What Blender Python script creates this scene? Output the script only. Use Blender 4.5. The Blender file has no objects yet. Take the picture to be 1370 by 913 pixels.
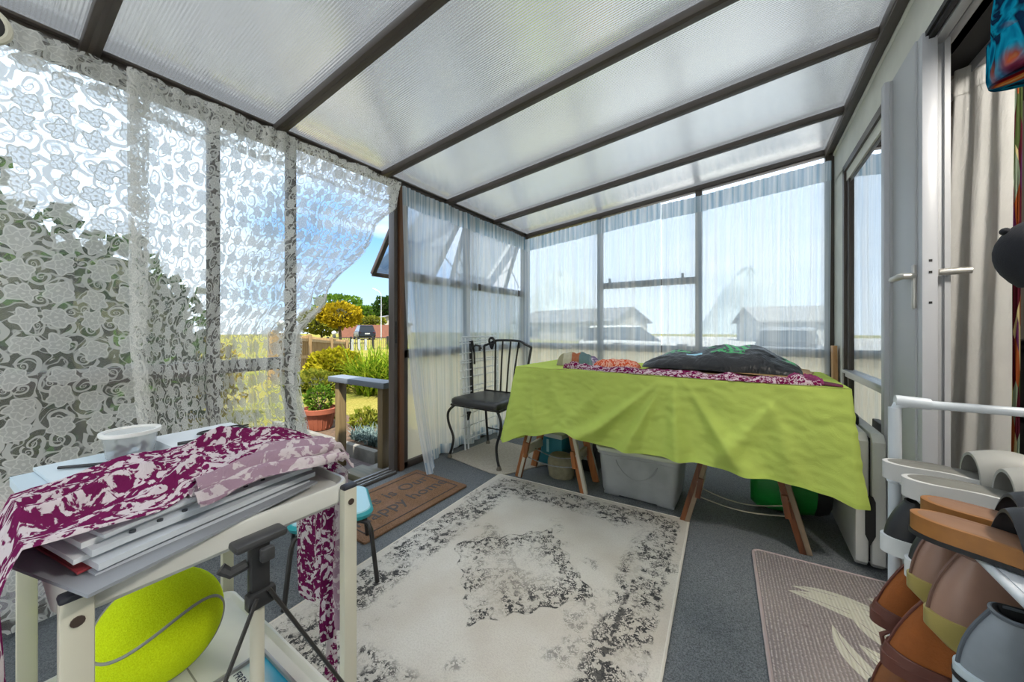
import bpy, bmesh, math, random
from mathutils import Vector, Matrix, noise
PI = math.pi
SC = bpy.context.scene
COL = SC.collection
WM = {}                       # world matrices of what has been built

def lin(c):
    return c / 12.92 if c <= 0.04045 else ((c + 0.055) / 1.055) ** 2.4
def rgb(h):
    h = h.lstrip('#')
    return tuple(lin(int(h[i:i + 2], 16) / 255) for i in (0, 2, 4)) + (1.0,)
def clamp(x, a=0., b=1.):
    return max(a, min(b, x))
def lerp(a, b, t):
    return a + (b - a) * t
def sstep(a, b, x):
    t = clamp((x - a) / (b - a)); return t * t * (3 - 2 * t)
def interp(pts, x):
    if x <= pts[0][0]: return pts[0][1]
    for (x0, y0), (x1, y1) in zip(pts, pts[1:]):
        if x <= x1: return lerp(y0, y1, sstep(0, 1, (x - x0) / (x1 - x0)))
    return pts[-1][1]
def nz(x, y=0., z=0.):
    return noise.noise(Vector((x, y, z)))

# ---------------------------------------------------------------- mesh builder
class MB:
    def __init__(s): s.v = []; s.f = []; s.uv = []
    def add(s, vs, fs, uvs=None):
        b = len(s.v); s.v += [Vector(p) for p in vs]
        s.f += [tuple(i + b for i in f) for f in fs]
        s.uv += list(uvs) if uvs else [(p[0], p[1]) for p in vs]
        return s
    def bm(s, bm, M=None):
        if M is not None: bm.transform(M)
        bm.verts.index_update()
        s.add([v.co.copy() for v in bm.verts], [[v.index for v in f.verts] for f in bm.faces])
        bm.free(); return s
    def box(s, c, d, rz=0., bev=0., seg=2, M=None):
        bm = bmesh.new(); bmesh.ops.create_cube(bm, size=1)
        for v in bm.verts: v.co = Vector((v.co.x * d[0], v.co.y * d[1], v.co.z * d[2]))
        if bev > 0:
            bmesh.ops.bevel(bm, geom=list(bm.edges), offset=min(bev, min(d) * .49), segments=seg, affect='EDGES', profile=.5)
        T = Matrix.Translation(c) @ Matrix.Rotation(rz, 4, 'Z')
        if M is not None: T = T @ M
        return s.bm(bm, T)
    def span(s, a, b, bev=0.):           # box from corner to corner
        return s.box([(a[i] + b[i]) / 2 for i in range(3)], [abs(b[i] - a[i]) for i in range(3)], bev=bev)
    def bar(s, p0, p1, w, h, bev=0., up=(0, 0, 1)):    # rectangular bar along p0-p1
        p0, p1 = Vector(p0), Vector(p1); d = p1 - p0; L = d.length; z = d.normalized()
        x = z.cross(Vector(up))
        if x.length < 1e-4: x = z.cross(Vector((0, 1, 0)))
        x.normalize(); y = z.cross(x)
        M = Matrix(((x.x, y.x, z.x, 0), (x.y, y.y, z.y, 0), (x.z, y.z, z.z, 0), (0, 0, 0, 1)))
        return s.box((p0 + p1) / 2, (w, h, L), bev=bev, M=M)
    def tube(s, pts, r, n=10, closed=False, caps=True):
        pts = [Vector(p) for p in pts]; N = len(pts)
        rs = r if isinstance(r, (list, tuple)) else [r] * N
        T = []
        for i in range(N):
            a = pts[(i - 1) % N] if (closed or i > 0) else pts[i]
            b = pts[(i + 1) % N] if (closed or i < N - 1) else pts[i]
            T.append((b - a).normalized())
        ref = Vector((0, 0, 1)) if abs(T[0].z) < .9 else Vector((1, 0, 0))
        u = (ref - T[0] * ref.dot(T[0])).normalized(); vs = []
        for i in range(N):
            u = (u - T[i] * u.dot(T[i])).normalized(); w = T[i].cross(u)
            for k in range(n):
                a = 2 * PI * k / n
                vs.append(pts[i] + (u * math.cos(a) + w * math.sin(a)) * rs[i])
        fs = []
        for i in range(N if closed else N - 1):
            j = (i + 1) % N
            for k in range(n):
                l = (k + 1) % n
                fs.append((i * n + k, i * n + l, j * n + l, j * n + k))
        if caps and not closed:
            fs.append(tuple(reversed(range(n)))); fs.append(tuple((N - 1) * n + k for k in range(n)))
        return s.add(vs, fs)
    def lathe(s, prof, c=(0, 0, 0), n=24, M=None):
        vs = []; fs = []
        for r, z in prof:
            for k in range(n):
                a = 2 * PI * k / n; p = Vector((r * math.cos(a), r * math.sin(a), z))
                if M is not None: p = M @ p
                vs.append(p + Vector(c))
        for i in range(len(prof) - 1):
            for k in range(n):
                l = (k + 1) % n; fs.append((i * n + k, i * n + l, (i + 1) * n + l, (i + 1) * n + k))
        if prof[0][0] > 1e-4: fs.append(tuple(reversed(range(n))))
        if prof[-1][0] > 1e-4: fs.append(tuple((len(prof) - 1) * n + k for k in range(n)))
        return s.add(vs, fs)
    def prism(s, poly, z0, z1, M=None, bev=0.):
        bm = bmesh.new(); vs = [bm.verts.new((x, y, z0)) for x, y in poly]
        f = bm.faces.new(vs); r = bmesh.ops.extrude_face_region(bm, geom=[f])
        bmesh.ops.translate(bm, vec=(0, 0, z1 - z0), verts=[g for g in r['geom'] if isinstance(g, bmesh.types.BMVert)])
        bmesh.ops.recalc_face_normals(bm, faces=bm.faces)
        if bev > 0:
            es = [e for e in bm.edges if abs(e.verts[0].co.z - e.verts[1].co.z) < 1e-6]
            bmesh.ops.bevel(bm, geom=es, offset=bev, segments=2, affect='EDGES', profile=.5)
        return s.bm(bm, M)
    def sheet(s, fn, nu, nv, uvf=None):
        vs = []; uvs = []
        for j in range(nv + 1):
            for i in range(nu + 1):
                u, v = i / nu, j / nv; vs.append(fn(u, v)); uvs.append(uvf(u, v) if uvf else (u, v))
        fs = [(j * (nu + 1) + i, j * (nu + 1) + i + 1, (j + 1) * (nu + 1) + i + 1, (j + 1) * (nu + 1) + i) for j in range(nv) for i in range(nu)]
        return s.add(vs, fs, uvs)
    def loft(s, rings, cap0=True, cap1=True):
        n = len(rings[0]); vs = [p for r in rings for p in r]; fs = []
        for i in range(len(rings) - 1):
            for k in range(n):
                l = (k + 1) % n; fs.append((i * n + k, i * n + l, (i + 1) * n + l, (i + 1) * n + k))
        if cap0: fs.append(tuple(reversed(range(n))))
        if cap1: fs.append(tuple((len(rings) - 1) * n + k for k in range(n)))
        return s.add(vs, fs)
    def sphere(s, c, r, n=24, m=14, M=None):
        r = r if isinstance(r, (list, tuple)) else (r, r, r)
        bm = bmesh.new(); bmesh.ops.create_uvsphere(bm, u_segments=n, v_segments=m, radius=1)
        for v in bm.verts: v.co = Vector((v.co.x * r[0], v.co.y * r[1], v.co.z * r[2]))
        T = Matrix.Translation(c)
        if M is not None: T = T @ M
        return s.bm(bm, T)
    def build(s, name, mat, parent=None, ang=40, base=True, solid=0.):
        vs = s.v
        if parent is not None:
            W = WM[parent.name]; I = W.inverted(); vs = [I @ p for p in vs]; loc = None; Wo = W
        else:
            if base:
                lo = [min(p[i] for p in vs) for i in range(3)]; hi = [max(p[i] for p in vs) for i in range(3)]
                loc = Vector(((lo[0] + hi[0]) / 2, (lo[1] + hi[1]) / 2, lo[2]))
            else: loc = Vector((0, 0, 0))
            vs = [p - loc for p in vs]; Wo = Matrix.Translation(loc)
        me = bpy.data.meshes.new(name); me.from_pydata([tuple(p) for p in vs], [], s.f)
        me.validate(); uvl = me.uv_layers.new(name='uv')
        for l in me.loops: uvl.data[l.index].uv = s.uv[l.vertex_index]
        me.materials.append(mat)
        if ang:
            for p in me.polygons: p.use_smooth = True
            me.set_sharp_from_angle(angle=math.radians(ang))
        me.update()
        o = bpy.data.objects.new(name, me); COL.objects.link(o)
        if parent is not None: o.parent = parent
        else: o.location = loc
        WM[o.name] = Wo
        if solid:
            md = o.modifiers.new('thickness', 'SOLIDIFY'); md.thickness = solid; md.offset = 0
        return o

def tag(o, label=None, cat=None, group=None, kind=None):
    if label: o['label'] = label
    if cat: o['category'] = cat
    if group: o['group'] = group
    if kind: o['kind'] = kind
    return o
def thing(name, loc, label=None, cat=None, group=None, kind=None, rz=0.):
    o = bpy.data.objects.new(name, None); COL.objects.link(o)
    o.location = loc; o.rotation_euler = (0, 0, rz); o.empty_display_size = .1
    WM[o.name] = Matrix.Translation(loc) @ Matrix.Rotation(rz, 4, 'Z')
    return tag(o, label, cat, group, kind)
def local(o):
    """children of o are then built in its own coordinates"""
    WM[o.name] = Matrix.Identity(4); return o
def copy_tree(o, parent=None):
    c = o.copy(); COL.objects.link(c)
    if parent is not None: c.parent = parent
    for ch in list(o.children): copy_tree(ch, c)
    return c
def text_mb(body, size, M, ext=.0015):
    cu = bpy.data.curves.new('t', 'FONT'); cu.body = body; cu.size = size; cu.extrude = ext
    cu.align_x = 'CENTER'; cu.align_y = 'CENTER'; cu.resolution_u = 3
    ob = bpy.data.objects.new('t', cu); COL.objects.link(ob)
    dg = bpy.context.evaluated_depsgraph_get(); me = bpy.data.meshes.new_from_object(ob.evaluated_get(dg))
    m = MB(); m.add([M @ v.co for v in me.vertices], [tuple(p.vertices) for p in me.polygons])
    bpy.data.objects.remove(ob); bpy.data.curves.remove(cu); bpy.data.meshes.remove(me)
    return m

# ---------------------------------------------------------------- materials
class NT:
    def __init__(s, name):
        s.m = bpy.data.materials.new(name); s.m.use_nodes = True; s.t = s.m.node_tree; s.t.nodes.clear()
    def n(s, t, ins=None, **kw):
        nd = s.t.nodes.new(t)
        for k, v in kw.items(): setattr(nd, k, v)
        for k, v in (ins or {}).items(): s.put(nd.inputs[k], v)
        return nd
    def put(s, sock, v):
        if isinstance(v, bpy.types.NodeSocket): s.t.links.new(v, sock)
        elif v is not None: sock.default_value = v
    def math(s, op, a, b=None, c=None):
        nd = s.t.nodes.new('ShaderNodeMath'); nd.operation = op
        s.put(nd.inputs[0], a); s.put(nd.inputs[1], b); s.put(nd.inputs[2], c)
        return nd.outputs[0]
    def add(s, a, b): return s.math('ADD', a, b)
    def sub(s, a, b): return s.math('SUBTRACT', a, b)
    def mul(s, a, b): return s.math('MULTIPLY', a, b)
    def lt(s, a, b): return s.math('LESS_THAN', a, b)
    def gt(s, a, b): return s.math('GREATER_THAN', a, b)
    def ab(s, a): return s.math('ABSOLUTE', a)
    def mx(s, a, b): return s.math('MAXIMUM', a, b)
    def mn(s, a, b): return s.math('MINIMUM', a, b)
    def step(s, a, b, x):
        nd = s.n('ShaderNodeMapRange', {0: x, 1: a, 2: b}, interpolation_type='SMOOTHSTEP'); return nd.outputs[0]
    def vmath(s, op, a, b=None):
        nd = s.t.nodes.new('ShaderNodeVectorMath'); nd.operation = op
        s.put(nd.inputs[0], a)
        if b is not None: s.put(nd.inputs[1], b)
        return nd.outputs['Value'] if op in ('LENGTH', 'DISTANCE', 'DOT_PRODUCT') else nd.outputs[0]
    def coord(s, which='Object'):
        if which == 'UV': return s.n('ShaderNodeUVMap', uv_map='uv').outputs[0]
        return s.n('ShaderNodeTexCoord').outputs[which]
    def pos(s): return s.n('ShaderNodeNewGeometry').outputs['Position']
    def xyz(s, v):
        nd = s.n('ShaderNodeSeparateXYZ', {0: v}); return nd.outputs[0], nd.outputs[1], nd.outputs[2]
    def vec(s, x, y, z=0.):
        return s.n('ShaderNodeCombineXYZ', {0: x, 1: y, 2: z}).outputs[0]
    def noise(s, v, scale, detail=3., rough=.5, dist=0., col=False):
        nd = s.n('ShaderNodeTexNoise', {'Vector': v, 'Scale': scale, 'Detail': detail, 'Roughness': rough, 'Distortion': dist})
        return nd.outputs['Color' if col else 0]
    def mix(s, f, a, b):
        nd = s.n('ShaderNodeMix', data_type='RGBA'); s.put(nd.inputs[0], f); s.put(nd.inputs[6], a); s.put(nd.inputs[7], b)
        return nd.outputs[2]
    def ramp(s, f, stops):
        nd = s.n('ShaderNodeValToRGB', {0: f}); cr = nd.color_ramp
        while len(cr.elements) < len(stops): cr.elements.new(.5)
        for e, (p, c) in zip(cr.elements, stops): e.position = p; e.color = c
        return nd.outputs[0]
    def bump(s, h, strength=.3, dist=.01):
        return s.n('ShaderNodeBump', {'Strength': strength, 'Distance': dist, 'Height': h}).outputs[0]
    def pbr(s, col, rough=.6, metal=0., bump=None, spec=None, **kw):
        nd = s.n('ShaderNodeBsdfPrincipled', {'Base Color': col, 'Roughness': rough, 'Metallic': metal})
        if bump is not None: s.put(nd.inputs['Normal'], bump)
        if spec is not None: s.put(nd.inputs['Specular IOR Level'], spec)
        for k, v in kw.items(): s.put(nd.inputs[k], v)
        return nd.outputs[0]
    def mixs(s, f, a, b):
        return s.n('ShaderNodeMixShader', {0: f, 1: a, 2: b}).outputs[0]
    def out(s, sh):
        o = s.n('ShaderNodeOutputMaterial'); s.t.links.new(sh, o.inputs[0]); return s.m

def plain(name, h, rough=.55, metal=0., spec=None, nscale=0., namp=.12, bump=0., bscale=200.):
    t = NT(name); c = rgb(h) if isinstance(h, str) else h; b = None; P = t.coord()
    if nscale:
        f = t.noise(P, nscale, 4)
        k = t.n('ShaderNodeMapRange', {0: f, 1: .3, 2: .7, 3: 1 - namp, 4: 1 + namp}).outputs[0]
        cc = t.n('ShaderNodeVectorMath', {0: c[:3]}, operation='SCALE'); t.put(cc.inputs['Scale'], k); c = cc.outputs[0]
    if bump: b = t.bump(t.noise(P, bscale, 3), bump, .004)
    return t.out(t.pbr(c, rough, metal, b, spec))
def foliage_mat(name, h1, h2, scale=9.):
    t = NT(name); P = t.pos()
    c = t.mix(t.step(.35, .65, t.noise(P, scale, 4)), rgb(h1), rgb(h2))
    d = t.n('ShaderNodeBsdfDiffuse', {0: c}).outputs[0]; tr = t.n('ShaderNodeBsdfTranslucent', {0: c}).outputs[0]
    return t.out(t.mixs(.35, d, tr))
def cloth_shader(t, col, transl=.45):
    d = t.n('ShaderNodeBsdfDiffuse', {0: col}).outputs[0]; tr = t.n('ShaderNodeBsdfTranslucent', {0: col}).outputs[0]
    return t.mixs(transl, d, tr)
def fabric_mat(name, h, transl=.25, weave=900., wr=14.):
    t = NT(name); U = t.coord('UV')
    b = t.noise(U, weave, 2)
    b2 = t.noise(U, wr, 5, .6, 1.)
    c = t.mix(t.step(.3, .7, t.noise(U, 5., 3)), rgb(h), tuple(x * .9 for x in rgb(h)[:3]) + (1,))
    nrm = t.bump(t.add(t.mul(b2, .006), t.mul(b, .0010)), .5, 1.)
    d = t.n('ShaderNodeBsdfDiffuse', {0: c, 'Normal': nrm}).outputs[0]; tr = t.n('ShaderNodeBsdfTranslucent', {0: c, 'Normal': nrm}).outputs[0]
    return t.out(t.mixs(transl, d, tr))

def lace_mat(name, period, roses):
    """machine lace: flowers, scrolls and an open net, coordinates in metres on the cloth"""
    t = NT(name); U = t.coord('UV')
    U = t.n('ShaderNodeVectorMath', {0: U, 1: (1 / period, 1 / period, 0)}, operation='MULTIPLY').outputs[0]
    wob = t.n('ShaderNodeVectorMath', {0: t.noise(U, 1.3, 1, col=True), 1: (.5, .5, .5)}, operation='SUBTRACT').outputs[0]
    wob = t.n('ShaderNodeVectorMath', {0: wob, 1: (.35, .35, 0)}, operation='MULTIPLY').outputs[0]
    V = t.vmath('ADD', U, wob)
    def cell(off, scl, rnd):
        nd = t.n('ShaderNodeTexVoronoi', {'Vector': t.vmath('ADD', V, off), 'Scale': scl, 'Randomness': rnd}, voronoi_dimensions='2D', feature='F1')
        dv = t.vmath('SUBTRACT', t.vmath('ADD', V, off), nd.outputs['Position'])
        x, y, _ = t.xyz(dv); r = t.math('SQRT', t.add(t.mul(x, x), t.mul(y, y)))
        hue = t.xyz(nd.outputs['Color'])[0]
        return r, t.add(t.math('ARCTAN2', y, x), t.mul(hue, 6.28)), hue
    def near(a, b, w): return t.sub(1., t.step(w * .6, w, t.ab(t.sub(a, b))))
    # flowers
    r, th, hue = cell((0, 0, 0), 1., .35)
    pet = 5. if roses else 6.
    R = t.mul(t.add(1., t.mul(t.math('COSINE', t.mul(th, pet)), .16)), .34 if roses else .29)
    R2 = t.mul(t.add(1., t.mul(t.math('COSINE', t.add(t.mul(th, pet), 3.1)), .2)), .19 if roses else .15)
    infl = t.sub(1., t.step(.98, 1.02, t.math('DIVIDE', r, R)))
    fill = t.mul(infl, .70)
    line = t.mx(near(r, R, .035), t.mx(near(r, R2, .028), t.sub(1., t.step(.05, .07, r))))
    vein = t.mul(t.mul(infl, t.gt(t.math('COSINE', t.mul(th, pet * 2)), .86)), t.gt(r, R2))
    # scrolls between them
    r2, th2, h2 = cell((.5, .5, 0), 1.25, .8)
    sp = t.math('SINE', t.add(t.mul(t.math('LOGARITHM', t.add(r2, .02), 2.718), 6.5), th2))
    scr = t.mul(t.gt(sp, .45), t.sub(1., infl))
    stem = t.mul(t.step(.955, 1., t.sub(1., t.ab(t.sub(t.noise(V, 1.7, 1), .5)))), t.sub(1., infl))
    x, y, _ = t.xyz(U)
    net = t.mx(t.gt(t.math('SINE', t.mul(t.add(x, y), 75.)), .55), t.gt(t.math('SINE', t.mul(t.sub(x, y), 75.)), .55))
    d = t.mx(t.mx(fill, t.mul(line, .93)), t.mx(t.mul(vein, .85), t.mx(t.mul(scr, .78), t.mul(stem, .7))))
    d = t.mx(d, t.add(.09, t.mul(net, .16)))
    fab = cloth_shader(t, (.77, .76, .72, 1), .38)
    tp = t.n('ShaderNodeBsdfTransparent').outputs[0]
    return t.out(t.mixs(d, tp, fab))
def sheer_mat(name, h, dens, stripe):
    t = NT(name); x, y, _ = t.xyz(t.coord('UV'))
    s1 = t.noise(t.vec(t.mul(x, 160.), t.mul(y, .6)), 1., 2)
    s2 = t.noise(t.vec(t.mul(x, 26.), t.mul(y, .5)), 1., 2)
    k = t.add(t.mul(t.sub(s1, .5), stripe), t.mul(t.sub(s2, .5), stripe * .6))
    a = t.math('ADD', dens, k); a = t.mn(t.mx(a, .12), .97)
    c = t.mix(t.step(.35, .62, s2), rgb(h), rgb('#f2f4f6'))
    tp = t.n('ShaderNodeBsdfTransparent').outputs[0]
    return t.out(t.mixs(a, tp, cloth_shader(t, c, .6)))
def glass_mat(name, refl=1., tint=(.96, .98, .97, 1)):
    t = NT(name)
    fr = t.n('ShaderNodeFresnel', {'IOR': 1.5}).outputs[0]
    tp = t.n('ShaderNodeBsdfTransparent', {0: tint}).outputs[0]; g = t.n('ShaderNodeBsdfGlossy', {'Roughness': .01}).outputs[0]
    return t.out(t.mixs(t.mn(t.mul(fr, refl), 1.), tp, g))
def scarf_mat(name, dark, pale, scale=22., thr=.5):
    t = NT(name); U = t.coord('UV')
    n1 = t.noise(U, scale, 3, .55, 1.6); n2 = t.noise(U, scale * 2.6, 2, .5, .8)
    f = t.step(thr, thr + .035, t.add(t.mul(n1, .75), t.mul(n2, .25)))
    c = t.mix(f, rgb(dark), rgb(pale))
    c = t.mix(t.mul(t.step(.5, .75, t.noise(U, 4., 2)), .35), c, rgb('#3b1030'))
    b = t.bump(t.noise(U, 26., 4, .6, .8), .35, .02)
    d = t.n('ShaderNodeBsdfDiffuse', {0: c, 'Normal': b}).outputs[0]; tr = t.n('ShaderNodeBsdfTranslucent', {0: c}).outputs[0]
    return t.out(t.mixs(.18, d, tr))
def wood_mat(name, h1, h2, scale=7., rough=.55, axis=2):
    t = NT(name); P = t.coord(); x, y, z = t.xyz(P)
    st = [30., 30., 30.]; st[axis] = 2.
    v = t.vec(t.mul(x, st[0]), t.mul(y, st[1]), t.mul(z, st[2]))
    f = t.noise(v, scale / 7., 4, .6, .6)
    return t.out(t.pbr(t.mix(t.step(.3, .7, f), rgb(h1), rgb(h2)), rough, 0., t.bump(f, .2, .004)))
# ================================================================ camera, sky, sun
cam_d = bpy.data.cameras.new('camera'); cam = bpy.data.objects.new('camera', cam_d); COL.objects.link(cam)
cam.location = (0, 0, 1.0); cam.rotation_euler = (PI / 2, 0, math.radians(33.1))
cam_d.sensor_width = 36; cam_d.lens = 479 / 1370 * 36; cam_d.shift_y = -16.5 / 1370; cam_d.clip_start = .02
SC.camera = cam
SC.view_settings.view_transform = 'Standard'; SC.view_settings.look = 'None'
SC.view_settings.exposure = 0.6; SC.view_settings.gamma = 1; SC.view_settings.use_curve_mapping = False
SC.cycles.transparent_max_bounces = 24; SC.cycles.max_bounces = 10; SC.cycles.diffuse_bounces = 6

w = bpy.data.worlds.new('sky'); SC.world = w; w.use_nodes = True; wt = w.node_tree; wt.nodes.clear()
def wn(t, **kw):
    n = wt.nodes.new(t)
    for k, v in kw.items(): setattr(n, k, v)
    return n
tc = wn('ShaderNodeTexCoord'); sx = wn('ShaderNodeSeparateXYZ'); wt.links.new(tc.outputs['Generated'], sx.inputs[0])
rp = wn('ShaderNodeValToRGB'); wt.links.new(sx.outputs[2], rp.inputs[0])
els = [(0, '#cfe0f2'), (.06, '#b4d3f6'), (.25, '#74b0f2'), (.42, '#9cc6f4'), (1, '#c4dcf6')]
while len(rp.color_ramp.elements) < len(els): rp.color_ramp.elements.new(.5)
for e, (p, c) in zip(rp.color_ramp.elements, els): e.position = p; e.color = rgb(c)
mp = wn('ShaderNodeMapping'); mp.inputs['Scale'].default_value = (1, 1, 4.5); wt.links.new(tc.outputs['Generated'], mp.inputs[0])
nn = wn('ShaderNodeTexNoise'); nn.inputs['Scale'].default_value = 2.3; nn.inputs['Detail'].default_value = 6; wt.links.new(mp.outputs[0], nn.inputs['Vector'])
mr = wn('ShaderNodeMapRange'); mr.inputs[1].default_value = .5; mr.inputs[2].default_value = .75; wt.links.new(nn.outputs[0], mr.inputs[0])
mxn = wn('ShaderNodeMix', data_type='RGBA'); wt.links.new(mr.outputs[0], mxn.inputs[0]); wt.links.new(rp.outputs[0], mxn.inputs[6]); mxn.inputs[7].default_value = rgb('#eaf1fa')
bg = wn('ShaderNodeBackground'); bg.inputs[1].default_value = 1.25; wt.links.new(mxn.outputs[2], bg.inputs[0])
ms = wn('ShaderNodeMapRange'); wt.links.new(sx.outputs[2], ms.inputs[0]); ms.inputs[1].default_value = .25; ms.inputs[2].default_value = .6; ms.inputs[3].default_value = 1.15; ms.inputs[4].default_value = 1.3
def dirmask(v, a, b):
    d = wn('ShaderNodeVectorMath', operation='DOT_PRODUCT'); wt.links.new(tc.outputs['Generated'], d.inputs[0]); d.inputs[1].default_value = v
    m = wn('ShaderNodeMapRange', interpolation_type='SMOOTHSTEP'); wt.links.new(d.outputs['Value'], m.inputs[0]); m.inputs[1].default_value = a; m.inputs[2].default_value = b; return m.outputs[0]
# white haze added to light the curtains, all round except the clear patch of sky beyond the door
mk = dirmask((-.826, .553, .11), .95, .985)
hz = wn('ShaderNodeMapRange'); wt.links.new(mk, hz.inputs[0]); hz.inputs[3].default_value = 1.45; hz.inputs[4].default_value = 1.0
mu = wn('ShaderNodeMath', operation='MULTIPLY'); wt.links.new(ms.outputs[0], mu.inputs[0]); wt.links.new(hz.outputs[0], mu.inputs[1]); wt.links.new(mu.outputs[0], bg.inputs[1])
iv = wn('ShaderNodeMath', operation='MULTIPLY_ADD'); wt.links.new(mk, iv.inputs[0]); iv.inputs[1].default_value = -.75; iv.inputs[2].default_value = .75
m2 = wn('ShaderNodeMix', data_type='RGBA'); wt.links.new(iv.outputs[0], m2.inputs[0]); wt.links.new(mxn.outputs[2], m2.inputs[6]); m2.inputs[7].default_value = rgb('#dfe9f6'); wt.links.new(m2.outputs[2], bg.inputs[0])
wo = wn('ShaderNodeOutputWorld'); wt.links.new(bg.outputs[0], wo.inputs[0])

sd = bpy.data.lights.new('sun', 'SUN'); sun = bpy.data.objects.new('sun', sd); COL.objects.link(sun)
sd.energy = 9.0; sd.angle = math.radians(.6); sd.color = (1, .965, .91)
sun.rotation_euler = Vector((-.40, .50, -1.0)).to_track_quat('-Z', 'Y').to_euler(); sun.location = (3, -4, 8)

# ================================================================ materials of the setting
m_frame = plain('bronze_aluminium', '#4a423c', .45, 0., nscale=3, namp=.15)
m_frame_sunlit = plain('sunlit_bronze_aluminium', '#6b4a33', .45)  # warm sunlight on the bronze jamb, painted in as brown
m_alu = plain('bare_aluminium', '#b9bcbf', .35, .6)
m_white = plain('white_plastic_frame', '#b0b2b6', .4, nscale=2, namp=.04)
m_grey_plastic = plain('grey_plastic_frame', '#a9abad', .45)
m_black = plain('black_rubber', '#161616', .6)
m_plaster = plain('cream_plaster', '#cfcfc6', .8, nscale=6, namp=.08, bump=.3, bscale=60)
m_glass = glass_mat('window_glass', .8)
def carpet():
    t = NT('grey_carpet'); P = t.coord()
    f = t.noise(P, 260., 3, .7); g = t.noise(P, 7., 4)
    c = t.mix(t.step(.25, .75, f), rgb('#44484b'), rgb('#84888b'))
    c = t.mix(t.mul(t.step(.45, .7, g), .4), c, rgb('#6c7073'))
    return t.out(t.pbr(c, .95, 0., t.bump(f, .7, .006), .1))
def roof_sheet():
    t = NT('ribbed_opal_polycarbonate'); x, y, z = t.xyz(t.pos())
    ph = t.math('FRACT', t.mul(y, 1 / .0105))
    rib = t.sub(1., t.step(.08, .2, t.ab(t.sub(ph, .5))))
    dirt = t.noise(t.vec(t.mul(x, 1.2), t.mul(y, 9.)), 2., 4)
    k = t.sub(.82, t.mul(rib, .15)); k = t.sub(k, t.mul(t.step(.5, .75, dirt), .08))
    c = t.n('ShaderNodeCombineXYZ', {0: t.mul(k, .92), 1: t.mul(k, .97), 2: k}).outputs[0]
    c2 = t.n('ShaderNodeVectorMath', {0: c, 1: (.42, .42, .42)}, operation='MULTIPLY').outputs[0]
    tr = t.n('ShaderNodeBsdfTranslucent', {0: c2}).outputs[0]; d = t.n('ShaderNodeBsdfDiffuse', {0: c}).outputs[0]
    b = t.bump(t.math('SINE', t.mul(y, 6.2832 / .0105)), .16, .003)
    g = t.n('ShaderNodeBsdfGlossy', {'Roughness': .22, 'Normal': b}).outputs[0]
    s = t.mixs(.26, tr, d)
    fr = t.n('ShaderNodeFresnel', {'IOR': 1.45}).outputs[0]
    return t.out(t.mixs(t.mul(fr, .8), s, g))
def obscure():
    t = NT('obscure_glazing'); b = t.bump(t.noise(t.coord(), 120., 2), .4, .004)
    c = rgb('#e6dcc6')
    tr = t.n('ShaderNodeBsdfTranslucent', {0: c, 'Normal': b}).outputs[0]; tp = t.n('ShaderNodeBsdfTransparent', {0: (.9, .88, .8, 1)}).outputs[0]
    g = t.n('ShaderNodeBsdfGlossy', {'Roughness': .15, 'Normal': b}).outputs[0]
    return t.out(t.mixs(.06, t.mixs(.45, tr, tp), g))
def opal_pane():
    t = NT('opal_pane'); c = rgb('#f0f0ee')
    return t.out(t.mixs(.8, t.n('ShaderNodeBsdfDiffuse', {0: c}).outputs[0], t.n('ShaderNodeBsdfTranslucent', {0: c}).outputs[0]))
m_opal = opal_pane()
m_carpet = carpet(); m_roof = roof_sheet(); m_obscure = obscure()
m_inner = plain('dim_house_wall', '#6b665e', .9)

XL, XR, YB, YF = -2.05, .53, 3.40, -1.0
def zr(x): return 2.0 + .0996 * (x - XL)

st = lambda o: tag(o, kind='structure')
st(MB().span((XL - .05, YF, -.06), (XR + .12, YB + .06, 0)).build('floor', m_carpet))
# roof: one sheet per bay between the rafters
ceil = st(thing('ceiling', (-.76, 1.2, 2.03)))
ry = [-.981, -.351, .279, .909, 1.553, 2.168, 2.813, 3.43]
for a, b in zip(ry, ry[1:]):
    q = MB(); xa, xb = XL - .1, XR + .1
    q.add([(xa, a, zr(xa) + .034), (xb, a, zr(xb) + .034), (xb, b, zr(xb) + .034), (xa, b, zr(xa) + .034)], [(0, 1, 2, 3)])
    q.build('roof_sheet', m_roof, ceil, ang=0)
for i, y in enumerate(ry[:-1]):
    q = MB(); q.bar((XL, y - .026, zr(XL) + .015), (XR + .02, y - .026, zr(XR + .02) + .015), .05, .034, .004, up=(0, 0, 1))
    q.bar((XL, y - .026, zr(XL) - .001), (XR, y - .026, zr(XR) - .001), .014, .006)
    st(q.build('trim_%d' % (i + 1), m_frame))
q = MB(); q.span((XL - .04, YF, 1.995), (XL + .025, YB + .03, 2.032), .004); q.span((XL - .02, YF, 2.028), (XL + .045, YB, 2.042), .003)
q.span((XL + .02, YF, 2.002), (XL + .028, YB, 2.012)); st(q.build('trim_8', m_frame))
q = MB(); q.bar((XL, YB, zr(XL) + .012), (XR, YB, zr(XR) + .012), .06, .045, .004); q.bar((XL, YB - .034, zr(XL) + .004), (XR, YB - .034, zr(XR) + .004), .012, .012)
st(q.build('trim_9', m_frame))
q = MB(); q.span((XR - .055, YF, zr(XR) - .012), (XR + .03, YB, zr(XR) + .03), .004); q.span((XR - .05, YF, zr(XR) - .022), (XR - .035, YB, zr(XR)))
st(q.build('trim_10', m_frame))

def glazing(name, frames, panes, extra=None):
    """a glazed unit: every member of the frame a bar, every pane a sheet of glass"""
    W = st(thing(name, frames[0][0]))
    q = MB()
    for a, b in frames: q.span(a, b, .004)
    q.build('frame', m_frame, W)
    for a, b, m in panes: MB().span(a, b).build('pane', m, W, ang=0)
    return W
F0, F1 = XL - .03, XL + .02          # frame depth of the garden side
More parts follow.
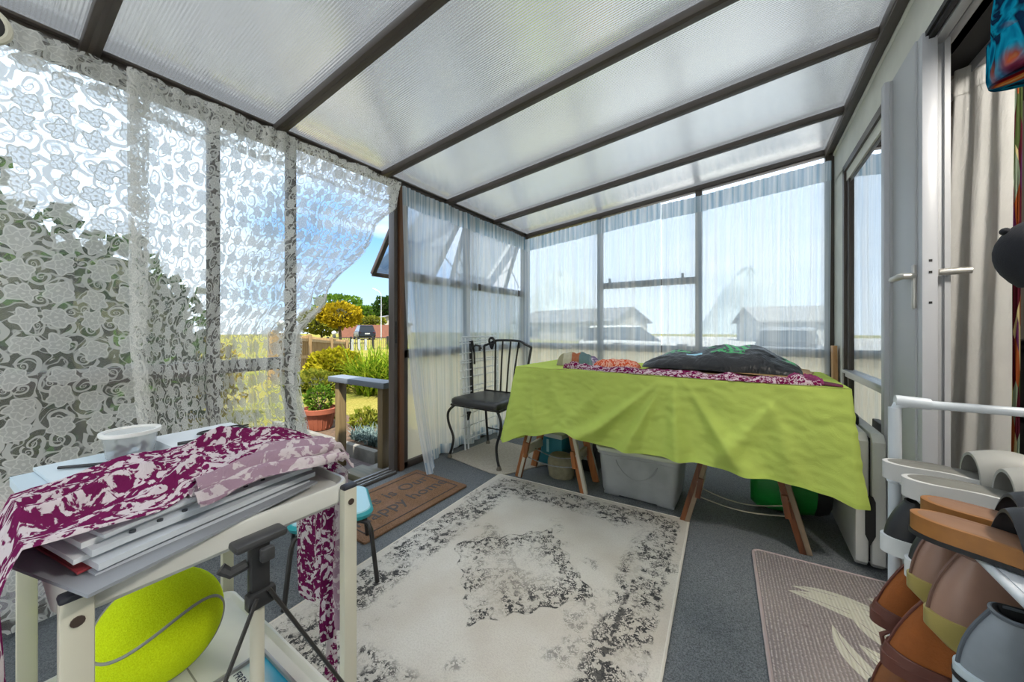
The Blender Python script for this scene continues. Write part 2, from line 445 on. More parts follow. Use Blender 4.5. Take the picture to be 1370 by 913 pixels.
# garden side, glazed bays near the camera
fr = [((F0, y - .02, 0), (F1, y + .02, 2.0)) for y in (-.98, -.10, .63, .965)]
fr += [((F0, YF, .79), (F1, .965, .85)), ((F0, YF, 0), (F1, .965, .05)), ((F0, YF, 1.95), (F1, .965, 2.0))]
pn = []
for a, b in ((-.96, -.12), (-.08, .61), (.65, .945)):
    pn.append(((XL - .008, a, .85), (XL - .002, b, 1.95), m_glass)); pn.append(((XL - .008, a, .05), (XL - .002, b, .79), m_glass))
glazing('window_1', fr, pn)
# the open sliding door: jamb, sill tracks
D = st(thing('door_1', (XL, 1.66, 0)))
q = MB(); q.span((F0 - .01, 1.625, 0), (F1, 1.655, 2.0), .003); q.span((F0, 1.655, 0), (F1 - .02, 1.675, 2.0)); q.build('jamb', m_frame, D)
q = MB(); q.span((F0, 1.668, 0), (F1 + .012, 1.705, 2.0), .004); q.build('jamb', m_frame_sunlit, D)
q = MB(); q.span((F0 - .05, .985, -.03), (F1 + .02, 1.63, .012)); q.build('sill', m_frame, D)
q = MB()
for dx in (-.045, -.005, .03): q.span((XL + dx - .003, .985, .012), (XL + dx + .003, 1.63, .021))
q.build('track', plain('dull_aluminium', '#8f9192', .4, .5), D)
q = MB()
for k in range(7): q.sphere((F1 + .003, 1.640, 1.04 - .021 * k), (.002, .003, .006), 8, 6)
q.span((F1 - .004, 1.632, .9), (F1 + .001, 1.648, 1.05)); q.build('lock_strip', plain('lock_steel', '#3b3835', .35, .6), D)
# garden side beyond the door, with the open top-hung sash
ys = [1.725, 2.42, 3.38]
fr = [((F0, y - .022, 0), (F1, y + .022, 2.0)) for y in ys] + [((F0, 1.705, a), (F1, 3.4, b)) for a, b in ((.79, .85), (0, .05), (1.95, 2.0), (1.35, 1.41))]
pn = [((XL - .008, a, c), (XL - .002, b, d), m) for a, b in ((1.747, 2.398), (2.442, 3.358)) for c, d, m in ((.85, 1.35, m_glass), (.05, .79, m_obscure))]
W2 = glazing('window_2', fr, pn)
def sash(y0, y1, tip):
    q = MB(); h, zt, zb = XL - .035, 1.96, 1.43
    P = lambda y, t: (lerp(h, tip, t), y, lerp(zt, zb, t))
    for y in (y0, y1): q.bar(P(y, 0), P(y, 1), .035, .03, .003)
    q.bar(P(y0, 0), P(y1, 0), .03, .035, .003, up=(1, 0, 0)); q.bar(P(y0, 1), P(y1, 1), .03, .035, .003, up=(1, 0, 0))
    s = q.build('sash', m_frame, W2)
    g = MB(); g.add([P(y0, .03), P(y1, .03), P(y1, .97), P(y0, .97)], [(0, 1, 2, 3)]); g.build('pane', m_glass, s, ang=0)
    g = MB()
    for y in (y0 + .01, y1 - .01): g.bar((XL - .03, y, 1.45), P(y, .55), .012, .006)
    g.build('stay', m_frame, s)
sash(1.765, 2.38, -2.46); sash(2.46, 3.34, -2.28)
# far side: three bays under the sloping beam
bx = [XL + .03, -1.188, -.33, XR - .025]
fr = [((x - .025, YB - .02, 0), (x + .025, YB + .03, zr(x))) for x in bx]
fr += [((XL, YB - .02, .79), (XR, YB + .03, .85)), ((XL, YB - .02, 0), (XR, YB + .03, .05)), ((-1.188, YB - .025, 1.385), (-.33, YB + .03, 1.44))]
pn = []
for a, b in zip(bx, bx[1:]):
    pn.append(((a, YB + .004, .05), (b, YB + .01, .79), m_obscure))
    pn.append(((a, YB + .004, .85), (b, YB + .01, zr(a) - .01), m_glass))
W3 = glazing('window_3', fr, pn)
q = MB()
for x in (-1.08, -.45): q.bar((x, YB - .03, 1.43), (x, YB - .045, 1.475), .02, .01)
for x in (-1.05, -.5): q.bar((x, YB - .03, .86), (x + .09, YB - .04, .862), .012, .012)
q.build('catch', m_black, W3)
# ---- the house wall on the right
q = MB(); q.span((XR, 1.2, 2.03), (XR + .12, YB, 2.34)); q.span((XR, 3.06, 0), (XR + .12, YB, 2.04)); q.span((XR, 2.2, 0), (XR + .12, 3.06, .08))
q.span((XR, YF, 0), (XR + .12, .25, 2.34)); q.span((XR, .25, 2.03), (XR + .12, 1.2, 2.34))
q.tube([(XR - .002, y, zr(XR) - .02 + .004 * nz(y * 9)) for y in [1.2 + .05 * i for i in range(45)]], .009, 6)
st(q.build('wall_right', m_plaster))
W4 = st(thing('window_4', (XR, 2.65, .1)))
q = MB(); q.span((XR - .012, 3.02, .08), (XR + .05, 3.06, 2.01)); q.span((XR - .012, 2.2, 1.985), (XR + .05, 3.06, 2.025)); q.span((XR - .012, 2.2, .08), (XR + .05, 3.06, .12)); q.build('frame', m_frame, W4)
q = MB(); q.span((XR + .0, 2.2, 1.925), (XR + .04, 3.02, 1.985)); q.build('head', m_plaster, W4)
q = MB(); q.span((XR - .008, 2.2, .70), (XR + .03, 3.02, .745), .004); q.span((XR - .02, 2.2, .725), (XR + .0, 3.02, .745), .003); q.build('rail', m_alu, W4)
q = MB(); q.span((XR + .002, 2.97, .12), (XR + .035, 3.02, 1.985)); q.span((XR + .01, 2.2, 1.90), (XR + .03, 3.02, 1.93)); q.build('sash', m_frame, W4)
m_gl2 = glass_mat('reflecting_glass', 6., (.6, .62, .62, 1))
for z0, z1 in ((.12, .70), (.745, 1.925)): MB().span((XR + .012, 2.2, z0), (XR + .018, 2.975, z1)).build('pane', m_gl2, W4, ang=0)
# sliding door of the house: white jamb, leaf with lever handles, head with tracks
D2 = st(thing('door_2', (XR, 2.0, 0)))
q = MB(); q.span((XR - .045, 2.10, 0), (XR + .0, 2.14, 2.028), .003); q.span((XR - .02, 2.14, 0), (XR + .03, 2.2, 2.028)); q.build('jamb', m_white, D2)
q = MB(); q.span((XR - .022, 1.86, .02), (XR + .006, 2.10, 2.028), .003); q.span((XR - .03, 2.086, .02), (XR - .02, 2.1, 2.02)); q.build('leaf_face', m_grey_plastic, D2)
lf = MB(); lf.span((XR - .016, 1.82, .02), (XR + .022, 1.87, 2.028), .003); lf.build('leaf', m_white, D2)
q = MB(); q.span((XR + .022, 1.86, .02), (XR + .062, 1.90, 2.028), .003); q.span((XR + .046, 1.85, .02), (XR + .060, 1.862, 2.02)); q.build('leaf_face', m_grey_plastic, D2)
m_lever = plain('satin_steel', '#b7b4ad', .35, .5)
hd = MB(); hd.tube([(XR - .02, 1.865, 1.19), (XR - .05, 1.862, 1.19), (XR - .055, 1.87, 1.19), (XR - .05, 1.98, 1.19)], [.011, .011, .012, .011], 10); hd.box((XR - .022, 1.868, 1.15), (.012, .02, .16), bev=.005); hd.build('handle', m_lever, D2)
hd = MB(); hd.tube([(XR + .028, 1.835, 1.195), (XR + .045, 1.832, 1.195), (XR + .1, 1.83, 1.195)], [.011, .012, .011], 10); hd.build('handle', m_lever, D2)
q = MB()
for z in (1.235, 1.195, 1.09): q.box((XR + .004, 1.8195, z), (.008, .002, .008))
q.build('lock', m_black, D2)
q = MB(); q.span((XR - .008, .9, 2.012), (XR + .02, 2.2, 2.03)); q.span((XR + .085, .9, 2.03), (XR + .2, 2.2, 2.06)); q.span((XR + .0, .9, 2.0), (XR + .014, 2.2, 2.014)); q.build('head_gap', m_black, D2)
q = MB(); q.span((XR + .02, .9, 1.995), (XR + .048, 2.12, 2.03), .003); q.span((XR + .055, .9, 2.005), (XR + .08, 2.12, 2.03), .003); q.build('track', m_white, D2)
q = MB(); q.span((XR + .2, .9, 1.99), (XR + .225, 3.0, 2.05), .003); q.build('curtain_track', m_grey_plastic, D2)
# dim room behind, unseen end glazing added behind the camera as fill light
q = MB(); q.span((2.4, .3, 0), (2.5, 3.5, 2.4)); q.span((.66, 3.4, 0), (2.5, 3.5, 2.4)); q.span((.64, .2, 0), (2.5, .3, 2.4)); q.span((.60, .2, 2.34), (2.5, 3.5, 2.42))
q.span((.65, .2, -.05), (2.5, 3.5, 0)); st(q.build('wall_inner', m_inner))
W5 = st(thing('fill_window_5', (-.76, YF, 0)))
q = MB()
for x in (XL, -1.19, -.33, XR): q.span((x - .025, YF - .06, 0), (x + .025, YF - .01, zr(x)), .003)
for z in (.02, .82, 1.98): q.span((XL, YF - .06, z - .025), (XR, YF - .01, z + .025), .003)
q.span((XL, YF - .06, 2.0), (XR, YF - .01, 2.3)); q.build('frame', m_frame, W5)
for a, b in ((XL + .025, -1.215), (-1.165, -.355), (-.305, XR - .025)):
    for c_, d_ in ((.045, .795), (.845, 1.955)): MB().span((a, YF - .035, c_), (b, YF - .031, d_)).build('pane', m_opal, W5, ang=0)
lp = tag(thing('added_ceiling_lamp', (1.0, .9, 2.3)), 'round white ceiling lamp added unseen to light the house doorway', 'lamp')
MB().lathe([(0, 2.25), (.14, 2.27), (.16, 2.31), (.15, 2.339), (0, 2.339)], (1.0, .9, 0), 28).build('shade', plain('fill_lamp_glass', '#e8e4d8', .4), lp)
ld = bpy.data.lights.new('added_doorway_fill', 'POINT'); lo = bpy.data.objects.new('added_doorway_fill', ld); COL.objects.link(lo); lo.location = (1.0, .9, 2.15); ld.energy = 55; ld.shadow_soft_size = .12; ld.color = (1, .95, .88)  # lamp and light added out of view to brighten the house curtain

# ================================================================ curtains
m_lace_rose = lace_mat('rose_lace', .092, True)
m_lace_fine = lace_mat('flower_lace', .082, False)
m_sheer = sheer_mat('striped_voile', '#d2dfec', .68, .62)
m_sheer_dbl = sheer_mat('voile_doubled_heading', '#93b3c6', .86, .5)  # deeper blue paints in how the backlit double layer darkens
m_sheer_hem = sheer_mat('voile_hem', '#8aa9c4', .82, .4)

# rose lace panel, nearly flat, nearest the camera
def rose(off):
    def f(y, z):
        k = sstep(1.95, 1.2, z)
        return XL + .075 + off + .012 * math.sin(y * 13 + .6 * math.sin(3 * z)) * (.4 + k) + .01 * nz(y * 4, z * 2)
    return f
r0 = rose(0)
LR = thing('lace_curtain', (XL + .075, -.2, 0), 'cream lace curtain with large roses and scrolls, hanging flat across the near glazing', 'curtain')
ya, yb, zt = -.95, .40, 1.985
q = MB(); q.sheet(lambda u, v: (r0(lerp(ya, yb, u), lerp(zt, .03, v)), lerp(ya, yb, u), lerp(zt - .006 * abs(math.sin(u * 90)), .03, v)), 130, 60, lambda u, v: (lerp(ya, yb, u) * 1.08, lerp(zt, .03, v)))
q.build('lace_panel', m_lace_rose, LR, ang=80)
q = MB(); q.sheet(lambda u, v: (r0(lerp(ya, yb, u), 1.9) + .012 + .004 * math.sin(u * 150), lerp(ya, yb, u), lerp(zt - .004, zt - .13, v)), 130, 5, lambda u, v: (lerp(ya, yb, u), lerp(zt, zt - .13, v)))
q.build('heading', m_lace_rose, LR, ang=80)
# the doubled side hem of the next panel overlapping the first

# fine lace panel drawn aside at the door
RE = [(-.02, .98), (.3, .99), (.395, .955), (.76, .90), (.96, .915), (1.17, 1.07), (1.615, 1.40), (1.83, 1.565), (2.0, 1.60)]
LE = [(-.02, .36), (.5, .37), (1.0, .345), (2.0, .335)]
def fine(u, z):
    """u across the width 0..1, z height -> x, y"""
    l, r = interp(LE, z), interp(RE, z)
    gather = sstep(1.85, 1.0, z)                       # 0 at the rod, 1 where it is drawn aside
    uu = lerp(u, 1 - (1 - u) ** (1 + .35 * gather), 1)
    y = lerp(l, r, uu)
    k = gather * sstep(.35, .95, u)
    amp = .010 + .034 * k
    ph = u * (34 + 10 * k) + 1.5 * nz(u * 5, z * .8)
    x = XL + .085 + amp * (1 + math.sin(ph)) + .01 * nz(u * 7, z * 3) + .05 * k * sstep(.55, 1., u)
    x += .012 * abs(math.sin(u * 70)) * sstep(1.9, 2.0, z)
    return x, y
LF = thing('lace_curtain', (XL + .09, .7, 0), 'cream flower lace curtain drawn aside in a curve at the open door', 'curtain')
zt = 1.98
def ff(u, v):
    z = lerp(zt, .02, v); x, y = fine(u, z); return (x, y, z - .008 * abs(math.sin(u * 66)) * (1 - v))
q = MB(); q.sheet(ff, 190, 80, lambda u, v: (u * 1.75, lerp(zt, .02, v))); q.build('lace_panel', m_lace_fine, LF, ang=80)
def fh(u, v):
    z = lerp(zt, zt - .17, v); x, y = fine(u, z); return (x + .012 + .005 * math.sin(u * 120), y, z)
q = MB(); q.sheet(fh, 190, 6, lambda u, v: (u * 1.9 + .03, lerp(zt, zt - .17, v))); q.build('heading', m_lace_fine, LF, ang=80)
def fs(u, v):
    z = lerp(zt, .02, v); x, y = fine(u * .045, z); return (x + .012, y + .005, z)
q = MB(); q.sheet(fs, 8, 50, lambda u, v: (u * .09, lerp(zt, .02, v) + .04)); q.build('side_hem', m_lace_fine, LF, ang=80)
def fe(u, v):
    z = lerp(zt - .02, .02, v); x, y = fine(.955 + .045 * u, z); return (x + .014, y + .004, z)
q = MB(); q.sheet(fe, 8, 60, lambda u, v: (u * .09 + .05, lerp(zt, .02, v) + .03)); q.build('side_hem', m_lace_fine, LF, ang=80)

# striped voile panels
def voile(label, along, a0, a1, ztop, zbot, nf, flare=None, seed=0, fold=None, amp=.02):
    """along 'Y': hangs on the garden side; 'X': hangs on the far side"""
    def P(u, v, off=0.):
        z = lerp(ztop(u), zbot(u), v); a = lerp(a0, a1, u)
        k = .25 + .75 * sstep(0, .3, v)
        d = amp * k * (math.sin(u * nf * 6.283 + 2.2 * nz(u * 6, seed)) + .6 * math.sin(u * nf * 15.1 + seed)) + .02 * nz(u * 3, v * 1.5, seed) * v
        d += .006 * math.sin(u * nf * 44) * (1 - sstep(0, .12, v))
        a += .006 * math.sin(u * nf * 6.283 + 1.2) * v
        if fold: a += fold(u, v)
        if flare: d += flare(u, v)
        d += off
        return (XL + .065 + d, a, z) if along == 'Y' else (a, YB - .075 - d, z)
    mid = P(.5, 1.)
    T = thing('voile_curtain', (mid[0], mid[1], 0), label, 'curtain', 'striped voile curtains')
    H = abs(ztop(.5) - zbot(.5)); W = abs(a1 - a0) * 1.35
    n = int(60 * abs(a1 - a0)) + 40
    q = MB(); q.sheet(lambda u, v: P(u, v), n * 2, 40, lambda u, v: (u * W + seed, v * H)); q.build('voile_panel', m_sheer, T, ang=80)
    hd = .135 / H
    q = MB(); q.sheet(lambda u, v: P(u, v * hd, .006), n * 2, 5, lambda u, v: (u * W + seed + .3, v * hd * H)); q.build('heading', m_sheer_dbl, T, ang=80)
    q = MB(); q.sheet(lambda u, v: P(u, 1 - (.055 + .05 * (1 - v)) / H * 1.0 + .05 / H * 0, .005) if False else P(u, 1 - .075 / H * (1 - v), .005), n * 2, 3, lambda u, v: (u * W + seed + .6, v * .075)); q.build('hem', m_sheer_hem, T, ang=80)
    return T
voile('pale blue striped voile curtain beside the open door, its foot kicked out over the doormat', 'Y', 1.655, 3.31, lambda u: 1.985, lambda u: .025, 5.0,
      flare=lambda u, v: .19 * v ** 3 * (1 - sstep(.02, .24, u)) - .012 * sstep(.2, .45, u), fold=lambda u, v: .03 * v * v * (1 - u) ** 2, seed=1., amp=.028)
voile('pale blue striped voile curtain in the far corner behind the chair back', 'X', XL + .05, -.616, lambda u: zr(lerp(XL + .05, -.616, u)) - .045, lambda u: .03, 4.2, seed=2., amp=.014)
voile('pale blue striped voile curtain behind the black bag, beside the house wall', 'X', -.612, .505, lambda u: zr(lerp(-.612, .505, u)) - .075 + .012 * sstep(.25, .0, u), lambda u: .03, 3.1, seed=3., amp=.008,
      fold=lambda u, v: -.02 * u * v)
q = MB(); q.tube([(XL + .062, y, 1.978) for y in (-.95, 1.62)], .004, 6); st(q.build('trim_11', m_alu))
# ================================================================ floor coverings
def rug_mat(W, L):
    t = NT('distressed_rug'); x, y, _ = t.xyz(t.coord('UV')); ax, ay = t.ab(x), t.ab(y)
    P = t.vec(x, y)
    wob = t.mul(t.sub(t.noise(P, 17., 4, .7), .5), .07)
    e = t.add(t.mn(t.sub(W / 2, ax), t.sub(L / 2, ay)), wob)
    border = t.mul(t.step(.03, .045, e), t.sub(1., t.step(.19, .24, e)))
    m = t.add(t.add(ax, ay), t.mul(wob, .35))
    mm = t.add(m, t.mul(t.math('SINE', t.mul(t.sub(ax, ay), 42.)), .014))
    med = t.sub(1., t.step(.325, .335, mm))
    medr = t.mul(med, t.step(.06, .26, mm))
    corner = t.mul(t.step(.86, .93, t.add(t.mul(ax, 1.0), t.mul(ay, .8))), t.step(.14, .16, e))
    # arabesque: thin curls from a folded noise, broken by wear
    n1 = t.noise(P, 21., 2, .5, 2.4); curl = t.sub(1., t.step(.03, .05, t.ab(t.sub(n1, .5))))
    n2 = t.noise(P, 44., 2, .5, 1.5); curl2 = t.sub(1., t.step(.035, .055, t.ab(t.sub(n2, .47))))
    sp = t.step(.55, .58, t.noise(P, 52., 2, .6, .8))
    orn = t.mx(curl, t.mx(t.mul(curl2, .9), t.mul(t.gt(sp, .5), t.gt(n2, .5))))
    wear = t.step(.43, .52, t.noise(P, 6.5, 5, .7)); wear2 = t.step(.44, .49, t.noise(P, 30., 3, .6))
    mask = t.mx(border, t.mx(medr, t.mx(corner, t.mul(med, .35))))
    lines = t.mx(t.sub(1., t.step(.003, .006, t.ab(t.sub(mm, .325)))), t.mul(t.sub(1., t.step(.008, .014, t.ab(t.sub(e, .155)))), .9))
    lines = t.mx(lines, t.mul(t.sub(1., t.step(.004, .009, t.ab(t.sub(e, .045)))), t.step(.5, .6, t.noise(P, 9., 2))))
    few = t.mul(t.step(.55, .60, t.noise(P, 4.2, 3)), .55)
    d = t.mul(t.mx(t.mul(orn, t.mx(mask, few)), lines), t.mul(t.add(t.mul(wear, .8), .2), t.add(t.mul(wear2, .85), .15)))
    base = t.mix(t.step(.3, .7, t.noise(P, 3., 4)), rgb('#c9c5bd'), rgb('#b7afa3'))
    base = t.mix(t.mul(t.step(.35, .75, t.noise(P, 170., 2)), .35), base, rgb('#a39d94'))
    base = t.mix(t.mul(t.mx(border, corner), .15), base, rgb('#a9a59f'))
    c = t.mix(t.mul(d, .93), base, rgb('#1e2126'))
    return t.out(t.pbr(c, .95, 0., t.bump(t.noise(P, 300., 2), .4, .004), .1))
def slab(poly, z0, z1, name, mat, cen, rz, parent=None, uvc=True):
    q = MB(); q.prism(poly, z0, z1, bev=min(.004, (z1 - z0) * .45)); q.uv = [(p[0], p[1]) for p in q.v]
    M = Matrix.Translation((cen[0], cen[1], 0)) @ Matrix.Rotation(rz, 4, 'Z'); q.v = [M @ p for p in q.v]
    return q.build(name, mat, parent, ang=30)
def rrect(w, h, r, n=5):
    out = []
    for cx, cy, a0 in ((w / 2 - r, h / 2 - r, 0), (-w / 2 + r, h / 2 - r, PI / 2), (-w / 2 + r, -h / 2 + r, PI), (w / 2 - r, -h / 2 + r, 1.5 * PI)):
        for k in range(n + 1):
            a = a0 + PI / 2 * k / n; out.append((cx + r * math.cos(a), cy + r * math.sin(a)))
    return out
RW, RL = 1.16, 1.54
T = thing('rug', (-.79, 1.255, 0), 'large cream rug with a worn charcoal medallion in the middle of the floor', 'rug', rz=.045)
slab(rrect(RW, RL, .01), .001, .010, 'pile', rug_mat(RW, RL), (-.79, 1.255), .045, T)
def edge(w, h, r, z, rad, cen, rz):
    M = Matrix.Translation((cen[0], cen[1], z)) @ Matrix.Rotation(rz, 4, 'Z')
    return MB().tube([M @ Vector((x, y, 0)) for x, y in rrect(w, h, r)], rad, 6, closed=True)
edge(RW, RL, .012, .006, .006, (-.79, 1.255), .045).build('bound_edge', plain('cream_binding', '#c9c3b8', .9), T)

# coir doormat with lettering
def coir(h1, h2):
    t = NT('coir'); P = t.coord(); f = t.noise(P, 240., 3, .7); g = t.noise(P, 8., 3)
    c = t.mix(t.step(.3, .7, f), rgb(h1), rgb(h2)); c = t.mix(t.mul(t.step(.4, .7, g), .3), c, rgb('#97796a'))
    return t.out(t.pbr(c, 1., 0., t.bump(f, .8, .006), .05))
T = thing('doormat', (-1.70, 1.375, 0), 'brown coir doormat with grey lettering at the open door', 'doormat')
slab(rrect(.46, .73, .012), .001, .014, 'coir_pad', coir('#5f4635', '#94745a'), (-1.70, 1.375), 0., T)
m_dmprint = plain('dark_grey_print', '#4b4746', 1., bump=.4)
q = edge(.37, .64, .004, .0145, .003, (-1.70, 1.375), 0); q.build('border_line', m_dmprint, T)
for body, x, y, s in (('This is Our', -1.77, 1.385, .125), ('Happy home', -1.64, 1.385, .125)):
    M = Matrix.Translation((x, y, .0145)) @ Matrix.Rotation(PI / 2, 4, 'Z')
    text_mb(body, s, M, .0012).build('lettering', m_dmprint, T, ang=0)

# beige carpet offcut under the chair
m_beige = plain('beige_carpet', '#a79f93', .95, nscale=90, namp=.15, bump=.5, bscale=300)
q = MB(); q.prism([(-1.945, 2.06), (-1.48, 1.985), (-1.415, 1.99), (-1.37, 2.02), (-1.12, 2.55), (-1.9, 2.62)], .001, .009, bev=.003)
T = tag(q.build('floor_mat', m_beige), 'plain beige carpet offcut under the black metal chair', 'mat')
# ribbed mat with a leaf motif
def leafmat():
    t = NT('ribbed_leaf_mat'); x, y, _ = t.xyz(t.coord('UV')); P = t.vec(x, y)
    rib = t.math('SINE', t.mul(x, 6.2832 / .011))
    wv = t.noise(P, 2.2, 2)
    def leaf(x0, y0, ang, L, Wd, bend):
        c, s = math.cos(ang), math.sin(ang)
        dx, dy = t.sub(x, x0), t.sub(y, y0)
        a = t.add(t.mul(dx, c), t.mul(dy, s)); b = t.sub(t.mul(dy, c), t.mul(dx, s))
        b = t.sub(b, t.mul(t.mul(a, a), bend))
        k = t.math('DIVIDE', a, L); prof = t.mul(Wd * 1.55, t.sub(1., t.mul(k, k)))
        ins = t.lt(t.ab(b), prof)
        vein = t.gt(t.ab(t.math('SINE', t.mul(t.add(b, t.mul(a, .05)), 150.))), .22)
        return t.mul(ins, t.mx(vein, t.gt(t.ab(b), t.mul(prof, .7))))
    d = None
    for a in ((.02, .20, -.35, .17, .030, -1.6), (.05, .235, -.1, .16, .02, -1.5), (.09, .11, -.75, .12, .035, 1.), (-.02, .265, .0, .12, .013, -1.), (-.02, -.06, -1.1, .15, .018, 1.8),
              (.10, -.05, -.5, .13, .03, 1.6), (.12, -.2, -.2, .15, .03, -1.5), (.0, -.25, .5, .14, .028, 1.5), (.14, .31, .1, .05, .012, 1.), (.02, -.38, .2, .16, .03, -1.4)):
        l = leaf(*a); d = l if d is None else t.mx(d, l)
    f = t.noise(P, 160., 2)
    base = t.mix(t.step(.35, .65, t.add(t.mul(rib, .12), t.mul(f, .8))), rgb('#837a78'), rgb('#b6aca8'))
    base = t.mix(t.mul(t.step(.45, .7, wv), .25), base, rgb('#a79b92'))
    st_ = t.mul(t.sub(1., t.step(.012, .03, t.add(t.math('SQRT', t.add(t.mul(t.add(x, .13), t.add(x, .13)), t.mul(t.sub(y, .04), t.sub(y, .04)))), t.mul(f, .03)))), .5)
    c = t.mix(t.mul(d, .85), base, rgb('#cfccba')); c = t.mix(st_, c, rgb('#4c2f38'))
    return t.out(t.pbr(c, .95, 0., t.bump(t.add(rib, t.mul(f, .6)), .6, .004), .1))
T = thing('floor_mat', (.30, 1.50, 0), 'grey pink ribbed mat with a pale leaf motif in front of the shoe rack', 'mat', rz=.05)
slab(rrect(.50, .92, .03), .001, .009, 'pile', leafmat(), (.30, 1.50), .05, T)
edge(.50, .92, .03, .006, .006, (.30, 1.50), .05).build('bound_edge', plain('pink_grey_binding', '#a59693', .9), T)

# ================================================================ trestles, board, cloth
m_tbrown = wood_mat('stained_timber', '#7c4a27', '#a8693a'); m_twhite = plain('white_painted_timber', '#b5b0a2', .7, nscale=9, namp=.12)
m_dark_t = wood_mat('dark_stained_timber', '#4e2c18', '#7a4726')
m_dface = plain('bare_timber_edge', '#7d6c58', .8, nscale=9, namp=.15)
def trestle(x0, x1, y0, y1, label, mf, chain):
    xm = (x0 + x1) / 2; T = thing('trestle', (xm, (y0 + y1) / 2, 0), label, 'trestle', 'trestles under the table')
    zt = .715; sp = .055
    for y in (y0, y1):
        for xa, s in ((x0, 1), (x1, -1)):
            a, b = Vector((xa, y, 0)), Vector((xm - s * sp, y + (.03 if y == y0 else -.03), zt))
            leg = MB(); leg.bar(a, b, .045, .02, .002, up=(0, 1, 0)).build('leg', mf, T)
            lf = MB(); off = Vector((.0125, -.003 if y == y0 else .003, 0))
            lf.bar(a + off + Vector((0, 0, .004)), b + off, .021, .022, .002, up=(0, 1, 0)); lf.build('painted_face', m_twhite if chain else m_dface, T)
        q = MB(); q.bar((xm - sp, y, zt - .02), (xm + sp, y, zt - .02), .02, .08, .002, up=(0, 1, 0)); q.build('top_block', mf, T)
    q = MB(); q.span((xm - .05, y0 - .02, zt - .01), (xm + .05, y1 + .02, zt + .02), .003); q.build('top_bar', mf, T)
    for xa, s in ((x0, 1), (x1, -1)):
        t_ = .30; x_ = lerp(xa, xm - s * sp, t_); z_ = zt * t_
        q = MB(); q.bar((x_ + s * .012, y0 - .005, z_ - .02), (x_ + s * .012, y1, z_ - .02), .06, .02, .002, up=(1, 0, 0)); q.build('side_rail', m_twhite, T)
        q = MB(); q.bar((x_ + s * .004, y0 - .004, z_ - .07), (x_ + s * .02, y0 - .002, z_ + .03), .03, .025, .002); q.build('gusset', mf, T)
    for k, dz in enumerate((.0, .055)):
        pts = []
        for i in range(25):
            u = i / 24; t_ = .215 + dz * .9
            xa, xb = lerp(x0, xm - sp, t_), lerp(x1, xm + sp, t_)
            pts.append((lerp(xa, xb, u), y0 + .005 + k * .3 * (.3 if chain else .1), zt * t_ - .03 * math.sin(PI * u) - .012 * math.sin(PI * u) * k))
        if chain:
            q = MB(); q.tube(pts, [.0042 if i % 2 else .0026 for i in range(25)], 6); q.build('chain', m_chain, T)
        else:
            q = MB(); q.tube(pts, .003, 6); q.build('cord', m_cord, T)
    return T
m_chain = plain('steel_chain', '#8d9095', .4, .6); m_cord = plain('pale_cord', '#8a8576', .9)
trestle(-1.285, -.815, 2.05, 2.26, 'brown and white trestle with steel chains at the chair end of the table', m_tbrown, True)
trestle(-.265, .225, 2.04, 2.29, 'dark timber trestle with cords at the folded table end', m_dark_t, False)
TX0, TX1, TY0, TY1, TZ = -1.235, .35, 1.955, 2.62, .75
tag(MB().span((TX0, TY0, .736), (TX1, TY1, TZ), .002).build('table_board', m_tbrown), 'flat timber board laid over the two trestles under the green cloth', 'table')

# cloth: top plus a skirt hanging all round, wider at the corners
bot = [(-.30, .30), (-.10, .265), (0, .285), (.10, .34), (.37, .40), (.55, .352), (.75, .350), (.9, .362), (1.1, .360), (1.25, .34), (1.41, .335), (1.51, .318), (1.585, .295), (1.66, .295), (1.80, .36), (2.4, .40)]
LX, LY = TX1 - TX0, TY1 - TY0
def skirt(p, v):
    """p along the hem: <0 chair side, 0..LX front, >LX house side"""
    zb = interp(bot, p); z = lerp(TZ + .006, zb, v)
    if p < 0: x, y, n = TX0, TY0 - p, Vector((-1, 0, 0))
    elif p > LX: x, y, n = TX1, TY0 + (p - LX), Vector((1, 0, 0))
    else: x, y, n = TX0 + p, TY0, Vector((0, -1, 0))
    cl = math.exp(-(p / .07) ** 2); cr = math.exp(-((p - LX) / .08) ** 2)
    if cl > .01: n = (n + Vector((-.9, -.9, 0)) * cl).normalized()
    if cr > .01: n = (n + Vector((.9, -.9, 0)) * cr).normalized()
    o = .010 + .012 * v
    # pleats that fall from the edge near the middle and fan out
    for p0, slope, wd, A in ((.90, -.46, .048, .050), (.90, -.20, .032, .040), (.93, .03, .036, .050), (.97, .26, .044, .042), (1.30, .12, .045, .022), (1.40, -.30, .05, .032), (.22, .18, .06, .016), (.10, .08, .05, .020), (.45, -.02, .08, .012), (.60, -.25, .05, .016)):
        w_ = wd * (.25 + 1.1 * v); o += A * sstep(0, .75, v) * math.exp(-((p - (p0 + slope * v)) / w_) ** 2)
    o += .075 * cl * v + .018 * cr * v ** 1.2
    o += .03 * v * math.sin(p * 7.3 + 1) * .5 + .010 * nz(p * 6, v * 3, 3) * min(1, v * 3) + .0035 * nz(p * 22, v * 15, 7)
    # the side folds that tuck in behind each corner
    o -= .02 * v * (math.exp(-((p + .13) / .05) ** 2) + math.exp(-((p - LX - .12) / .05) ** 2))
    if p < 0 or p > LX: o += .02 * v * math.sin(abs(p) * 17)
    return Vector((x, y, 0)) + n * o + Vector((0, 0, z + .006 * nz(p * 9, 5.) * v))
def cloth_top(u, v):
    x, y = lerp(TX0 - .006, TX1 + .006, u), lerp(TY0 - .008, TY1 + .006, v)
    z = TZ + .007 + .0025 * nz(x * 9, y * 9, 2)
    return (x, y, z)
m_cloth = fabric_mat('lime_cotton', '#cbdf72', .3)
T = thing('tablecloth', ((TX0 + TX1) / 2, TY0, .3), 'lime green cotton tablecloth hanging in folds over the trestle table', 'tablecloth')
